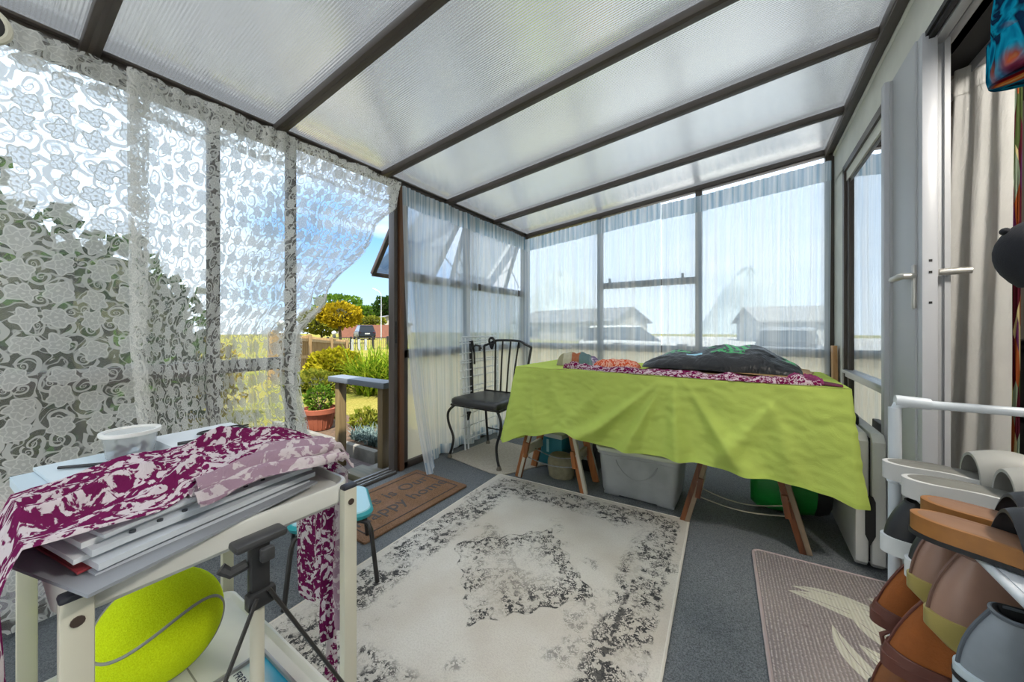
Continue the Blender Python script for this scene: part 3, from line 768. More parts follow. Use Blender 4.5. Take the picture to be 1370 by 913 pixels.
q = MB(); q.sheet(cloth_top, 90, 40, lambda u, v: (u * LX, v * LY)); q.build('top', m_cloth, T, ang=80)
pa, pb = -LY, LX + LY
q = MB(); q.sheet(lambda u, v: skirt(lerp(pa, pb, u), v), 420, 60, lambda u, v: (lerp(pa, pb, u), 1 + v * .45)); q.build('skirt', m_cloth, T, ang=80)
q = MB(); q.sheet(lambda u, v: (lerp(TX0, TX1, u), TY1 + .012 + .02 * v * math.sin(u * 40), lerp(TZ + .006, .38, v)), 90, 20, lambda u, v: (u * LX, 2 + v * .4)); q.build('skirt', m_cloth, T, ang=80)
def hemp(u, v):
    p = skirt(lerp(pa, pb, u), lerp(.965, 1.004, v)); a = skirt(lerp(pa, pb, u), .9); 
    return p + Vector((0, -.0025, 0))
q = MB(); q.sheet(hemp, 420, 2, lambda u, v: (lerp(pa, pb, u) * 1.2, 3 + v * .02)); q.build('hem', m_cloth, T, ang=80)

# ---------------------------------------------------------------- things on the table
def lump(cx, cy, z0, L, W, H, rz, seed, rough=.18, n=40, m=20, fold=3.):
    q = MB(); M = Matrix.Translation((cx, cy, z0)) @ Matrix.Rotation(rz, 4, 'Z')
    def f(u, v):
        x, y = (u - .5) * 2, (v - .5) * 2
        e = (1 - abs(x) ** 4) ** .5 * (1 - abs(y) ** 3.2) ** .5 if abs(x) < 1 and abs(y) < 1 else 0
        z = H * e * (1 + rough * nz(x * 3 + seed, y * 3) + .4 * rough * nz(x * 9, y * 9, seed)) + .08 * H * math.sin(y * fold * PI + nz(x * 2, seed)) * e
        r = 1 + .10 * nz(math.atan2(y, x) * 2, seed, 4.)
        return M @ Vector((x * L / 2 * r, y * W / 2 * r, max(z, 0)))
    q.sheet(f, n, m, lambda u, v: (u * L, v * W)); return q
def stripe_mat():
    t = NT('striped_cloth'); x, y, _ = t.xyz(t.coord('UV'))
    c = t.ramp(t.math('DIVIDE', x, .24), [(0, rgb('#8f8a6a')), (.18, rgb('#b9b59c')), (.40, rgb('#b3aa92')), (.43, rgb('#a4562f')), (.60, rgb('#9a5a3a')), (.63, rgb('#55777c')), (.9, rgb('#6c8a8c'))])
    c.node.color_ramp.interpolation = 'CONSTANT'
    return t.out(cloth_shader(t, t.mix(t.mul(t.noise(t.coord('UV'), 90., 2), .4), c, rgb('#8f8d80')), .1))
zc = TZ + .009
T = thing('folded_cloth', (-.95, 2.25, zc), 'folded cloth in sage, rust and teal stripes at the chair end of the table', 'cloth')
lump(-.955, 2.25, zc, .24, .17, .075, .25, 1.3).build('striped_fold', stripe_mat(), T, ang=80)
lump(-.875, 2.275, zc, .14, .11, .05, .3, 5.2).build('lilac_fold', scarf_mat('lilac_print', '#7d6a8c', '#cfcad4', 60.), T, ang=80)
tag(lump(-.675, 2.24, zc, .27, .15, .045, .1, 2.7, fold=5.).build('folded_cloth', scarf_mat('coral_print', '#c9512f', '#e0a893', 55., .48), ang=80), 'crumpled coral and white patterned cloth beside the striped one', 'cloth')
m_scarf = scarf_mat('burgundy_print', '#701746', '#d3c6c9')
m_scarf_t = scarf_mat('burgundy_print_fine', '#701746', '#c9b5bd', 46.)
path = [(-.93, 2.02), (-.85, 2.045), (-.72, 2.03), (-.5, 2.02), (-.3, 2.01), (-.1, 2.0), (.06, 1.995), (.17, 1.99), (.27, 2.0)]
def long_scarf(u, v):
    i = u * (len(path) - 1); k = min(int(i), len(path) - 2); f = i - k
    x, y = lerp(path[k][0], path[k + 1][0], f), lerp(path[k][1], path[k + 1][1], f)
    w_ = .045 * (.55 + .8 * math.sin(PI * clamp(u * .9 + .08))) * (1 + .35 * nz(u * 12, 3.)); h = (.024 + .018 * math.exp(-((u - .08) / .05) ** 2) + .010 * math.exp(-((u - .90) / .07) ** 2)) * (1 + .5 * nz(u * 16, 9.))
    a = PI * v
    rr = 1 + .25 * nz(u * 40, v * 3, 2.)
    return (x, y - w_ * math.cos(a) * rr, zc + h * max(0, math.sin(a)) * rr * (1 if 0 < u < 1 else .1))
T = thing('scarf', (-.3, 2.0, zc), 'long twisted burgundy and white scarf laid along the front edge of the green cloth', 'scarf')
q = MB(); q.sheet(long_scarf, 200, 14, lambda u, v: (u * 1.3, v * .12)); q.build('twisted_length', m_scarf_t, T, ang=80)
lump(.215, 2.01, zc, .13, .06, .036, .1, 8.1, .4).build('knot', plain('plain_burgundy', '#722652', .9, nscale=20, namp=.3), T, ang=80)
q = MB(); q.add([(.27, 1.985, zc + .004), (.335, 1.962, zc + .003), (.345, 2.03, zc + .003), (.28, 2.05, zc + .012)], [(0, 1, 2, 3)]); q.build('tail', plain('dark_burgundy', '#5d1a36', .9), T, solid=.003)
# flattened cartons and the black bag on them
m_card = plain('brown_card', '#a98a63', .85, nscale=20, namp=.1)
def card(poly, z, tilt, label):
    q = MB(); q.prism(poly, 0, .005); c = Vector((sum(p[0] for p in poly) / len(poly), sum(p[1] for p in poly) / len(poly), 0))
    M = Matrix.Translation(c + Vector((0, 0, z))) @ Matrix.Rotation(tilt, 4, 'Y') @ Matrix.Translation(-c)
    q.v = [M @ p for p in q.v]
    return tag(q.build('cardboard_sheet', m_card), label, 'cardboard', 'flattened cartons under the black bag')
card([(-.50, 2.24), (-.10, 2.09), (.05, 2.10), (.12, 2.5), (-.45, 2.55)], zc, 0, 'lowest brown cardboard sheet under the black bag')
card([(-.05, 2.14), (.22, 2.12), (.30, 2.42), (.22, 2.55), (-.02, 2.5)], zc + .012, .02, 'brown cardboard sheet sticking out from the black bag towards the house wall')
card([(.10, 2.20), (.27, 2.24), (.29, 2.5), (.10, 2.5)], zc + .026, .12, 'topmost brown cardboard sheet, lifted at its end')
def bag_mat():
    t = NT('black_plastic_bag'); U = t.coord('UV'); x, y, _ = t.xyz(U)
    n = t.noise(U, 9., 5, .6, 1.); n2 = t.noise(U, 30., 4, .6, .6)
    hatch = t.gt(t.math('SINE', t.add(t.mul(x, 170.), t.mul(y, 60.))), -.2)
    def patch(x0, x1, y0, y1): return t.mul(t.mul(t.gt(x, x0), t.lt(x, x1)), t.mul(t.gt(y, y0), t.lt(y, y1)))
    g = t.mx(t.mul(patch(.40, .52, .14, .26), hatch), t.mul(t.mx(patch(.34, .50, .09, .14), t.mx(patch(.08, .24, .16, .25), t.mx(patch(.28, .36, .2, .24), patch(.66, .72, .12, .3)))), t.gt(n2, .5)))
    blue = t.mul(patch(.22, .30, .10, .14), t.gt(n2, .42))
    c = t.mix(g, rgb('#17181a'), rgb('#1f9a45')); c = t.mix(blue, c, rgb('#8fc3d6'))
    return t.out(t.pbr(c, .34, 0., t.bump(t.add(t.mul(n, .02), t.mul(n2, .004)), .6, 1.), .28))
M_ = Matrix.Translation((-.13, 2.33, zc + .02)) @ Matrix.Rotation(-.03, 4, 'Z')
def bagf(u, v):
    x, y = (u - .5) * 2, (v - .5) * 2
    e = max(0, 1 - abs(x) ** 3) ** .5 * max(0, 1 - abs(y) ** 3) ** .55
    ridge = .040 * math.exp(-((x - .05) / .26) ** 2) + .046 * math.exp(-((x - .50) / .24) ** 2) + .02 * math.exp(-((x + .6) / .2) ** 2)
    cr = .010 * abs(nz(x * 4 + 1, y * 3)) + .004 * abs(nz(x * 11, y * 7, 2))
    z = e * (.058 + 1.25 * ridge * (1.0 - .4 * abs(y - .35)) + .03 * (y + 1) * .5) + cr * min(1, e * 3)
    r = 1 + .07 * nz(math.atan2(y, x) * 2.5, 7.)
    return M_ @ Vector((x * .37 * r, y * .19 * r, z))
T = thing('plastic_bag', (-.13, 2.33, zc), 'black plastic bag with green printing lying on the flattened cartons', 'bag')
q = MB(); q.sheet(bagf, 130, 70, lambda u, v: (u * .74, v * .38)); q.build('bag_body', bag_mat(), T, ang=55)
tag(MB().bar((.515, 3.21, .0), (.505, 3.24, .885), .075, .024, .002, up=(1, 0, 0)).build('timber_board', wood_mat('raw_pine', '#a47443', '#c59a67')), 'upright pine board leaning in the corner beside the house window', 'board')

# ---------------------------------------------------------------- under the table
def tub():
    T = thing('storage_tub', (-.52, 2.28, 0), 'translucent grey plastic storage tub under the middle of the table', 'storage tub')
    t = NT('milky_plastic'); n = t.noise(t.coord(), 9., 3)
    s = t.mixs(.35, t.pbr(t.mix(t.step(.35, .7, n), rgb('#a9adb0'), rgb('#c3c6c8')), .3), t.n('ShaderNodeBsdfTranslucent', {0: rgb('#c2c6c8')}).outputs[0]); mt = t.out(s)
    cx, cy, W, D, H = -.525, 2.285, .46, .37, .29
    q = MB(); rings = []
    for z, s_, r in ((.012, .86, .03), (.03, .90, .04), (.15, .95, .045), (.245, .985, .045), (.25, 1.02, .04), (.27, 1.02, .04)):
        rings.append([Vector((cx + x, cy + y, z)) for x, y in rrect(W * s_, D * s_, r)])
    q.loft(rings, True, False); q.build('tub_body', mt, T)
    q = MB(); q.tube([(cx - .115 + .23 * i / 20, cy - D / 2 * (.985 - .012 * 0) + .010 * (1 - math.sin(PI * i / 20)) * 0 - .002 + .012 * (math.sin(PI * i / 20)), .225 - .10 * math.sin(PI * i / 20) ** .7) for i in range(21)], .004, 6); q.build('handle_flap', mt, T)
    q = MB(); q.prism([(x + cx, y + cy) for x, y in rrect(W * 1.06, D * 1.06, .05)], .268, .292, bev=.006); q.build('lid', plain('pale_lid', '#b9bdb0', .4), T)
    for sx in (-1, 1):
        for sy in (-1, 1):
            MB().box((cx + sx * W * .33, cy + sy * D * .33, .008), (.09, .06, .016), bev=.004).build('foot', mt, T)
tub()
m_teal = plain('teal_carton', '#1f6d7c', .5); m_cw = plain('white_carton', '#bfc3c4', .6)
T = thing('carton', (-1.17, 2.37, 0), 'teal and white printed carton on the beige offcut under the table', 'carton')
q = MB(); q.box((-1.165, 2.375, .125), (.20, .16, .20), rz=-.12, bev=.002); q.build('box', m_teal, T)
q = MB(); q.box((-1.165, 2.375, .236), (.201, .161, .03), rz=-.12); q.build('white_band', m_cw, T)
q = MB(); q.box((-1.125, 2.288, .07), (.09, .004, .07), rz=-.12); q.build('white_label', m_cw, T)
MB().box((-1.19, 2.296, .16), (.02, .003, .09), rz=-.12).build('printed_strip', plain('pale_print', '#8fb9be', .6), T)
T = thing('black_case', (-.93, 2.42, 0), 'black rigid case standing behind the front left trestle leg', 'case')
MB().box((-.95, 2.43, .145), (.19, .14, .27), bev=.008).build('case_body', plain('black_board', '#15161a', .5), T)
MB().box((-.95, 2.355, .16), (.15, .006, .14), bev=.002).build('grey_panel', plain('grey_panel', '#8d9094', .5), T)
q = MB()
def sackf(u, v):
    a = u * 2 * PI; z = v * .15
    r = (.075 + .012 * math.sin(v * PI) + .006 * nz(math.cos(a) * 2, math.sin(a) * 2, v * 4)) * (1 if v < .96 else .9)
    k = 1 - .55 * max(0, v - .8)
    return (-1.045 + 1.1 * r * k * math.cos(a), 2.21 + .8 * r * k * math.sin(a), .002 + z)
q.sheet(sackf, 40, 16, lambda u, v: (u * .5, v * .15)); q.lathe([(0, .148), (.06, .150)], (-1.045, 2.21, 0), 24)
tag(q.build('cloth_bin', plain('olive_beige_canvas', '#7d7761', .9, nscale=30, namp=.15, bump=.4, bscale=150), ang=60), 'small beige canvas bin between the legs of the chained trestle', 'bin')
# green bag at the far end
T = thing('cool_bag', (.25, 2.42, 0), 'bright green soft bag with black sides under the house end of the table', 'bag')
m_green = plain('green_nylon', '#0b7a2c', .5, nscale=12, namp=.2, bump=.5, bscale=30)
rings = []
for x, s_ in ((.03, .8), (.06, .95), (.14, 1.0), (.25, .97), (.30, .9)):
    rings.append([Vector((x + .015 * nz(x * 9, a, 1.), 2.46 + .14 * s_ * math.cos(a), .155 + .148 * s_ * (abs(math.sin(a)) ** .7) * (1 if math.sin(a) > 0 else -1))) for a in [2 * PI * k / 20 for k in range(20)]])
q = MB(); q.loft(rings); q.build('bag_body', m_green, T, ang=60)
rings = [[Vector((.30 + (p.x - .30), p.y, p.z)) + Vector((d, 0, 0)) for p in rings[-1]] for d in (0, .02, .06)]
rings[-1] = [Vector((p.x, 2.46 + (p.y - 2.46) * .9, .155 + (p.z - .155) * .85)) for p in rings[-1]]
q = MB(); q.loft(rings); q.build('black_side', plain('black_nylon', '#1b1c1e', .6), T, ang=60)
# folded blow-moulded table on its edge
def folded():
    T = thing('folding_table', (.425, 2.35, 0), 'grey plastic folding table folded like a suitcase against the house wall', 'folding table')
    mg = plain('grey_moulded_plastic', '#bdbdb9', .45, bump=.15, bscale=400)
    y0, y1, z0, z1 = 2.035, 2.66, .015, .565
    prof = [(y - (y0 + y1) / 2, z - (z0 + z1) / 2) for y, z in []]
    for xa, xb in ((.384, .426), (.434, .478)):
        poly = [(y0, z0 + .02), (y0 + .02, z0), (y1, z0), (y1, z1), (y0 + .03, z1), (y0, z1 - .03)]
        q = MB(); M = Matrix(((0, 0, 1, 0), (1, 0, 0, 0), (0, 1, 0, 0), (0, 0, 0, 1)))
        q.prism(poly, xa, xb, M=M, bev=.008); q.build('leaf', mg, T)
    MB().span((.424, y0 + .02, z0 + .02), (.436, y1, z1 - .02)).build('hinge_gap', m_black, T)
    q = MB(); M = Matrix(((1, 0, 0, 0), (0, 0, 1, 0), (0, 1, 0, 0), (0, 0, 0, 1)))
    q.prism([(.422, .13), (.430, .11), (.438, .13), (.446, .15), (.446, .29), (.438, .31), (.422, .31), (.414, .29), (.414, .15)], y0 - .0015, y0 + .01, M=M); q.build('leg_recess', m_black, T)
    q = MB(); q.tube([(.430, y0 + .22, z1 - .01), (.430, y0 + .22, z1 + .022), (.430, y0 + .235, z1 + .03), (.430, y0 + .325, z1 + .03), (.430, y0 + .34, z1 + .022), (.430, y0 + .34, z1 - .01)], .009, 8); q.build('handle', m_black, T)
    MB().box((.395, y0 + .12, z1 + .002), (.022, .03, .01), bev=.002).build('latch', plain('grey_latch', '#6f7072', .5), T)
folded()
tag(MB().span((.486, 2.10, 0), (.516, 2.66, .52), .004).build('grey_panel', plain('dark_grey_board', '#7d7f80', .6)), 'dark grey panel standing between the folded table and the house wall', 'panel')
# ================================================================ black metal chair and the wire airer behind it
m_iron = plain('black_iron', '#1d1c1c', .45); m_vinyl = plain('black_vinyl', '#2b2a2a', .38, bump=.1, bscale=300)
def chair():
    cx, cy = -1.705, 2.25
    T = thing('dining_chair', (cx, cy, 0), 'black metal chair with a padded black vinyl seat in the far corner', 'chair')
    m_foot = plain('grey_rubber_foot', '#6d665c', .7)
    def smooth(pts, n=6):
        out = []
        P = [Vector(pts[0])] + [Vector(p) for p in pts] + [Vector(pts[-1])]
        for i in range(1, len(P) - 2):
            for k in range(n):
                t = k / n; a, b, c, d = P[i - 1], P[i], P[i + 1], P[i + 2]
                out.append(.5 * ((2 * b) + (c - a) * t + (2 * a - 5 * b + 4 * c - d) * t * t + (3 * b - a - 3 * c + d) * t ** 3))
        out.append(P[-2]); return out
    z1 = .017
    for x, s in ((-1.94, -1), (-1.475, 1)):
        q = MB(); q.tube(smooth([(x - s * .035, 2.075, .415), (x + s * .012, 2.05, .36), (x + s * .012, 2.05, .28), (x - s * .028, 2.06, .17), (x - s * .02, 2.055, .09), (x, 2.05, .03)]), .010, 8)
        l = q.build('leg', m_iron, T); MB().lathe([(.012, .009), (.019, .009), (.019, .016), (.013, .03), (.013, .036)], (x, 2.05, 0), 12).build('rubber_foot', m_foot, l)
    ry = 2.45
    for x, s in ((-1.895, -1), (-1.51, 1)):
        q = MB(); q.tube(smooth([(x, ry + .03, .03), (x, ry + .01, .2), (x, ry - .01, .42), (x + s * .012, ry + .005, .6), (x + s * .045, ry + .035, .85)]), .010, 8)
        l = q.build('leg', m_iron, T); MB().lathe([(.012, .009), (.018, .009), (.018, .016), (.012, .034)], (x, ry + .03, 0), 12).build('rubber_foot', m_foot, l)
    q = MB(); q.tube([(-1.89, ry + .01, .15), (-1.52, ry + .01, .15)], .006, 6)
    q.build('stretcher', m_iron, T)
    # seat frame and pad
    q = MB(); q.tube([(-1.93, 2.06, .415), (-1.475, 2.06, .415), (-1.515, 2.44, .415), (-1.89, 2.44, .415)], .009, 8, closed=True); q.build('seat_frame', m_iron, T)
    q = MB(); rings = []
    def ring(z, g):
        out = []
        for x, y in rrect(.47, .43, .06, 6):
            k = 1 - .14 * (y + .215) / .43
            out.append(Vector((cx + (x * k) * g, 2.245 + y * g, z + .012 * (y / .215) ** 2 * 0)))
        return out
    for z, g in ((.418, .93), (.425, .985), (.445, 1.0), (.462, .985), (.472, .93), (.476, .8), (.477, .5), (.477, .2)): rings.append(ring(z, g))
    q.loft(rings); q.build('seat', m_vinyl, T, ang=50)
    # back: arched top rail with four fanning bars
    top = [(-1.94, ry + .035, .85), (-1.88, ry + .037, .872), (-1.82, ry + .04, .897), (-1.705, ry + .04, .902), (-1.58, ry + .04, .897), (-1.52, ry + .037, .872), (-1.465, ry + .035, .85)]
    q = MB(); q.tube(smooth(top), .010, 8); q.build('top_rail', m_iron, T)
    for xb, xt in ((-1.79, -1.82), (-1.735, -1.745), (-1.675, -1.665), (-1.62, -1.585)):
        MB().tube([(xb, ry - .01, .47), ((xb + xt) / 2, ry + .012, .7), (xt, ry + .04, .897)], .008, 6).build('back_bar', m_iron, T)
    q = MB(); q.tube([(-1.885, ry - .012, .475), (-1.525, ry - .012, .475)], .008, 6); q.build('back_rail', m_iron, T)
    return T
ch = chair(); ch.location.x += .03
m_wire = plain('white_wire', '#dde1e4', .35)
T = thing('clothes_airer', (-1.95, 2.45, 0), 'white wire clothes airer folded flat behind the black chair', 'airer')
AX = -1.945
q = MB()
for y in (2.235, 2.275, 2.70): q.tube([(AX + .035, y, .010), (AX, y, .93)], .007, 8)
q.tube([(AX, 2.235, .93), (AX, 2.70, .93)], .007, 8); q.tube([(AX + .03, 2.235, .09), (AX + .03, 2.70, .09)], .005, 6)
q.build('upright_frame', m_wire, T)
q = MB()
for k, z in enumerate((.90, .88, .80, .74, .72, .66, .60, .52, .48, .42, .30, .20)):
    xx = AX + .035 * (1 - z / .93) + .010
    q.tube([(xx + .008, 2.18, z - .004), (xx, 2.30, z), (xx, 2.71, z + .006)], .0044, 6)
q.build('wire_rails', m_wire, T)
MB().bar((AX + .022, 2.335, .44), (AX + .008, 2.335, .90), .016, .028, .004).build('folding_arm', m_iron, T)
q = MB(); q.tube([(AX + .02, 2.345, .84), (AX + .03, 2.37, .86), (AX + .03, 2.41, .855), (AX + .03, 2.45, .83)], [.008, .009, .008, .007], 8); q.tube([(AX + .02, 2.34, .90), (AX + .025, 2.36, .80), (AX + .025, 2.365, .70)], .008, 8)
q.build('clip', m_iron, T)
MB().prism([(0, .32), (.05, .315), (.02, .25), (.005, .25)], -.004, .004, M=Matrix.Translation((AX + .04, 2.25, 0)) @ Matrix(((0, 0, 1, 0), (1, 0, 0, 0), (0, 1, 0, 0), (0, 0, 0, 1)))).build('clip', m_iron, T)
q = MB()
for r, a in ((.032, 0), (.026, .5)):
    q.tube([(-1.835 + r * .8 * math.cos(t), 2.452 + .01 * math.sin(t * 2 + a), .878 + r * 1.5 * math.sin(t)) for t in [2 * PI * k / 18 for k in range(18)]], .007, 8, closed=True)
q.box((-1.83, 2.447, .855), (.022, .02, .05), bev=.006)
q.v = [p + Vector((.03, 0, 0)) for p in q.v]; tag(q.build('hanging_strap', m_iron), 'black looped strap hanging on the top rail of the black metal chair', 'strap')
# ================================================================ cream trolley and what stands on it
m_cream = plain('cream_enamel', '#c9c6b4', .4, nscale=5, namp=.06); m_tray = plain('white_plastic_tray', '#d3d3cc', .35, nscale=6, namp=.05)
GX0, GX1, GY0, GY1 = -1.235, -.655, .055, .425
def trolley():
    T = thing('trolley', (-.94, .24, 0), 'cream metal trolley with a white top tray beside the lace curtain', 'trolley')
    def tray(zt, h, g, name):
        cx, cy = (GX0 + GX1) / 2, (GY0 + GY1) / 2; W, D = GX1 - GX0 + g, GY1 - GY0 + g
        R = lambda w, d, z, r: [Vector((cx + x, cy + y, z)) for x, y in rrect(w, d, r, 6)]
        q = MB(); q.loft([R(W - .02, D - .02, zt - h, .03), R(W - .004, D - .004, zt - h + .008, .034), R(W, D, zt - .004, .036), R(W - .004, D - .004, zt, .034), R(W - .014, D - .014, zt, .03), R(W - .02, D - .02, zt - .004, .028), R(W - .03, D - .03, zt - .010, .026)])
        o = q.build(name, m_tray, T, ang=35)
        MB().span((cx - W / 2 + .02, cy + .028, zt - .0105), (cx + W / 2 - .02, cy + .031, zt - .0095)).build('seam', plain('seam_grey', '#8b8a82', .6), o)
    tray(.70, .042, 0., 'top_tray'); tray(.262, .03, -.01, 'shelf')
    for x, y, sx in ((GX1 + .004, .072, 1), (GX1 + .004, .412, 1), (GX0 - .004, .072, -1), (GX0 - .004, .412, -1)):
        l = MB().span((x - .009, y - .0135, .05), (x + .009, y + .0135, .690), .003).build('leg', m_cream, T)
        MB().span((x - .0095, y - .014, .688), (x + .0095, y + .014, .696), .003).build('cap', plain('navy_cap', '#2f3138', .5), l)
        q = MB(); q.tube([(x + sx * .008, y, .664), (x + sx * .0105, y, .664)], .006, 12); q.build('rivet', plain('rivet_brown', '#5a4c44', .4, .5), l)
        q = MB(); q.lathe([(.004, -.01), (.021, -.01), (.024, 0), (.021, .01), (.004, .01)], (x, y, .026), 18, M=Matrix.Rotation(PI / 2, 4, 'Y')); q.bar((x, y, .04), (x, y, .06), .02, .02); q.build('castor', m_black, l)
    return T
trolley()
# ball on the shelf
def ball_mat():
    t = NT('tennis_felt'); P = t.coord(); x, y, z = t.xyz(P)
    f = t.noise(P, 420., 3, .7)
    n = t.n('ShaderNodeVectorMath', {0: P}, operation='NORMALIZE').outputs[0]
    c = t.mix(t.step(.25, .75, f), rgb('#b9cf07'), rgb('#d6ec22'))
    return t.out(t.pbr(c, .95, 0., t.bump(f, .7, .003), .1))
BR = .106; BC = (-1.06, .235, .252 + BR)
T = thing('tennis_ball', (BC[0], BC[1], .252), 'giant yellow tennis ball with a grey seam on the trolley shelf', 'ball')
MB().sphere(BC, BR, 48, 28).build('felt', ball_mat(), T, ang=80)
pts = []
vd = (Vector((0, 0, 1)) - Vector(BC)).normalized(); vr = (-vd).cross(Vector((0, 0, 1))).normalized(); vu = vr.cross(-vd)
zx = (vr * math.cos(math.radians(24)) + vu * math.sin(math.radians(24))); xx_ = (vd + vr * .10 - vu * .05); xx_ = (xx_ - zx * xx_.dot(zx)).normalized(); yx = zx.cross(xx_)
Rm = Matrix((xx_, yx, zx)).transposed()
for i in range(120):
    t = 2 * PI * i / 120; a, b = .75, .25
    p = Vector((a * math.cos(t) + b * math.cos(3 * t), a * math.sin(t) - b * math.sin(3 * t), 2 * math.sqrt(a * b) * math.sin(2 * t)))
    pts.append(Rm @ (p.normalized() * (BR - .0005)) + Vector(BC))
MB().tube(pts, .0032, 8, closed=True).build('seam', plain('grey_seam', '#8f9088', .9), T, ang=80)
# framed print lying on the shelf
def frame():
    cx, cy, rz, z = -.825, .304, 0., .2535
    M = Matrix.Translation((cx, cy, z)) @ Matrix.Rotation(rz, 4, 'Z')
    T = thing('picture_frame', (cx, cy, z), 'silver framed blue print with dark lettering lying on the trolley shelf', 'picture frame')
    W, H = .20, .145
    q = MB()
    for a, b in (((-W / 2, -H / 2), (W / 2, -H / 2)), ((-W / 2, H / 2), (W / 2, H / 2)), ((-W / 2, -H / 2), (-W / 2, H / 2)), ((W / 2, -H / 2), (W / 2, H / 2))):
        q.bar(M @ Vector((*a, .006)), M @ Vector((*b, .006)), .006, .012, .001)
    q.build('moulding', plain('silver_moulding', '#9b9a98', .35, .5), T)
    t = NT('blue_print'); x, y, _ = t.xyz(t.coord('UV'))
    d = t.math('SQRT', t.add(t.mul(t.mul(t.add(x, .055), .8), t.mul(t.add(x, .055), .8)), t.mul(t.mul(y, 1.2), t.mul(y, 1.2))))
    c = t.mix(t.step(.035, .085, d), rgb('#d9dfd6'), rgb('#1e9ac0'))
    q = MB(); vs = [(-W / 2, -H / 2), (W / 2, -H / 2), (W / 2, H / 2), (-W / 2, H / 2)]
    q.add([M @ Vector((*p, .004)) for p in vs], [(0, 1, 2, 3)], vs); q.build('print', t.out(t.pbr(c, .3)), T, ang=0)
    mi = plain('navy_ink', '#1d2a44', .6)
    for b, x, y, sz in (('FREN', -.070, .017, .019), ('W', -.086, -.006, .019)):
        text_mb(b, sz, M @ Matrix.Translation((x, y, .0045)), .0003).build('lettering', mi, T, ang=0)
frame()

# tripod stand in front of the trolley
T = thing('tripod_stand', (-.625, .247, 0), 'cream pole stand with a black clamp head in front of the trolley', 'stand')
MB().tube([(-.628, .247, .12), (-.626, .246, .60)], .0095, 14).build('pole', m_cream, T)
q = MB(); q.span((-.632, .234, .585), (-.614, .260, .675), .004); q.span((-.626, .228, .58), (-.608, .266, .605), .004); q.build('clamp_body', plain('matt_black_plastic', '#2a2a2b', .45), T)
q = MB(); q.box((-.622, .247, .680), (.032, .070, .012), bev=.005, M=Matrix.Rotation(.0, 4, 'X')); q.box((-.602, .25, .662), (.012, .018, .02), bev=.003)
q.tube([(-.63, .235, .645), (-.635, .215, .64), (-.64, .205, .65)], .008, 8)
q.build('clamp_jaw', plain('grey_black_plastic', '#3a3a3b', .4), T)
for a, b in (((-.610, .236, .60), (-.60, -.02, .006)), ((-.610, .252, .605), (-.56, .54, .006)), ((-.63, .25, .60), (-.73, .255, .32))):
    pass
MB().tube([(-.606, .238, .60), (-.598, -.02, .006)], .003, 8).build('leg', plain('black_rod', '#2e2c2a', .45), T)
MB().tube([(-.606, .254, .605), (-.58, .545, .006)], .003, 8).build('leg', plain('black_rod', '#2e2c2a', .45), T)
MB().tube([(-.628, .247, .12), (-.628, .247, .006)], .006, 8).build('leg', plain('black_rod', '#2e2c2a', .45), T)

# ---- paper on the top tray
ZT = .6905
m_paper = plain('white_paper', '#d9dce0', .6); m_sleeve = plain('clear_sleeve', '#c6ccd3', .25); m_pbl = plain('pale_blue_card', '#b9cad6', .55)
m_greyf = plain('grey_folder', '#8d9197', .6); m_red = plain('red_card', '#8c2b33', .6)
def flat(cx, cy, w, d, z, h, rz, mat, name, label, cat, group=None, parent=None, curl=0.):
    q = MB(); M = Matrix.Translation((cx, cy, z)) @ Matrix.Rotation(rz, 4, 'Z')
    def f(u, v, s):
        x, y = (u - .5) * w, (v - .5) * d
        return M @ Vector((x, y, s + curl * ((abs(u - .5) * 2) ** 4 + (abs(v - .5) * 2) ** 4)))
    n = 10
    for s in (0, h): q.sheet(lambda u, v: f(u, v, s), n, n)
    for k in range(4):
        g = [lambda a: (a, 0), lambda a: (1, a), lambda a: (1 - a, 1), lambda a: (0, 1 - a)][k]
        q.sheet(lambda u, v: f(*g(u), v * h), n, 1)
    o = q.build(name, mat, parent, ang=30)
    if parent is None: tag(o, label, cat, group)
    return o
GP = 'document wallets stacked on the trolley'
rnd = random.Random(4)
ZQ = .7008
flat(-.760, .195, .225, .31, ZQ, .004, .27, m_greyf, 'folder', 'grey folder at the bottom of the paper stack, its corner over the tray edge', 'folder', GP)
specs = [(-.775, .235, .22, .30, .006, m_sleeve), (-.785, .225, .215, .30, .003, m_red), (-.770, .24, .215, .31, .008, m_sleeve), (-.785, .222, .21, .30, .006, m_paper), (-.775, .238, .215, .305, .008, m_sleeve), (-.79, .225, .21, .30, .007, m_paper), (-.785, .235, .21, .30, .005, m_sleeve)]
z = ZQ + .0045
labs = ['clear sleeve of papers directly above the grey folder', 'thin red card folder showing in the paper stack', 'clear sleeve of papers above the red card', 'white paper bundle in the middle of the trolley stack',
        'punched clear sleeve with a row of holes along its edge', 'white paper bundle second from the top of the trolley stack', 'topmost clear sleeve under the burgundy scarf']
for (cx, cy, w_, d_, h, m), lab in zip(specs, labs):
    o = flat(cx - .01, cy - .03, w_, d_ - .015, z, h, .22 + rnd.uniform(-.05, .05), m, 'folder', lab, 'folder', GP, curl=-.002)
    if 'punched' in lab: ps = (cx, cy, z + h, o)
    z += h + .0006
ZP = z
Mp = Matrix.Translation((ps[0] - .01, ps[1] - .03, 0)) @ Matrix.Rotation(.22, 4, 'Z')
for k in range(9):
    MB().tube([Mp @ Vector((.098, -.112 + .028 * k, ps[2] - .0035)), Mp @ Vector((.098, -.112 + .028 * k, ps[2] + .0006))], .0033, 10).build('punch_hole', plain('dark_hole', '#3b3f45', .9) if k == 0 else bpy.data.materials['dark_hole'], ps[3])
flat(-1.115, .135, .20, .16, ZT, .018, .05, m_pbl, 'box_file', 'pale blue box file at the back corner of the trolley tray', 'file')
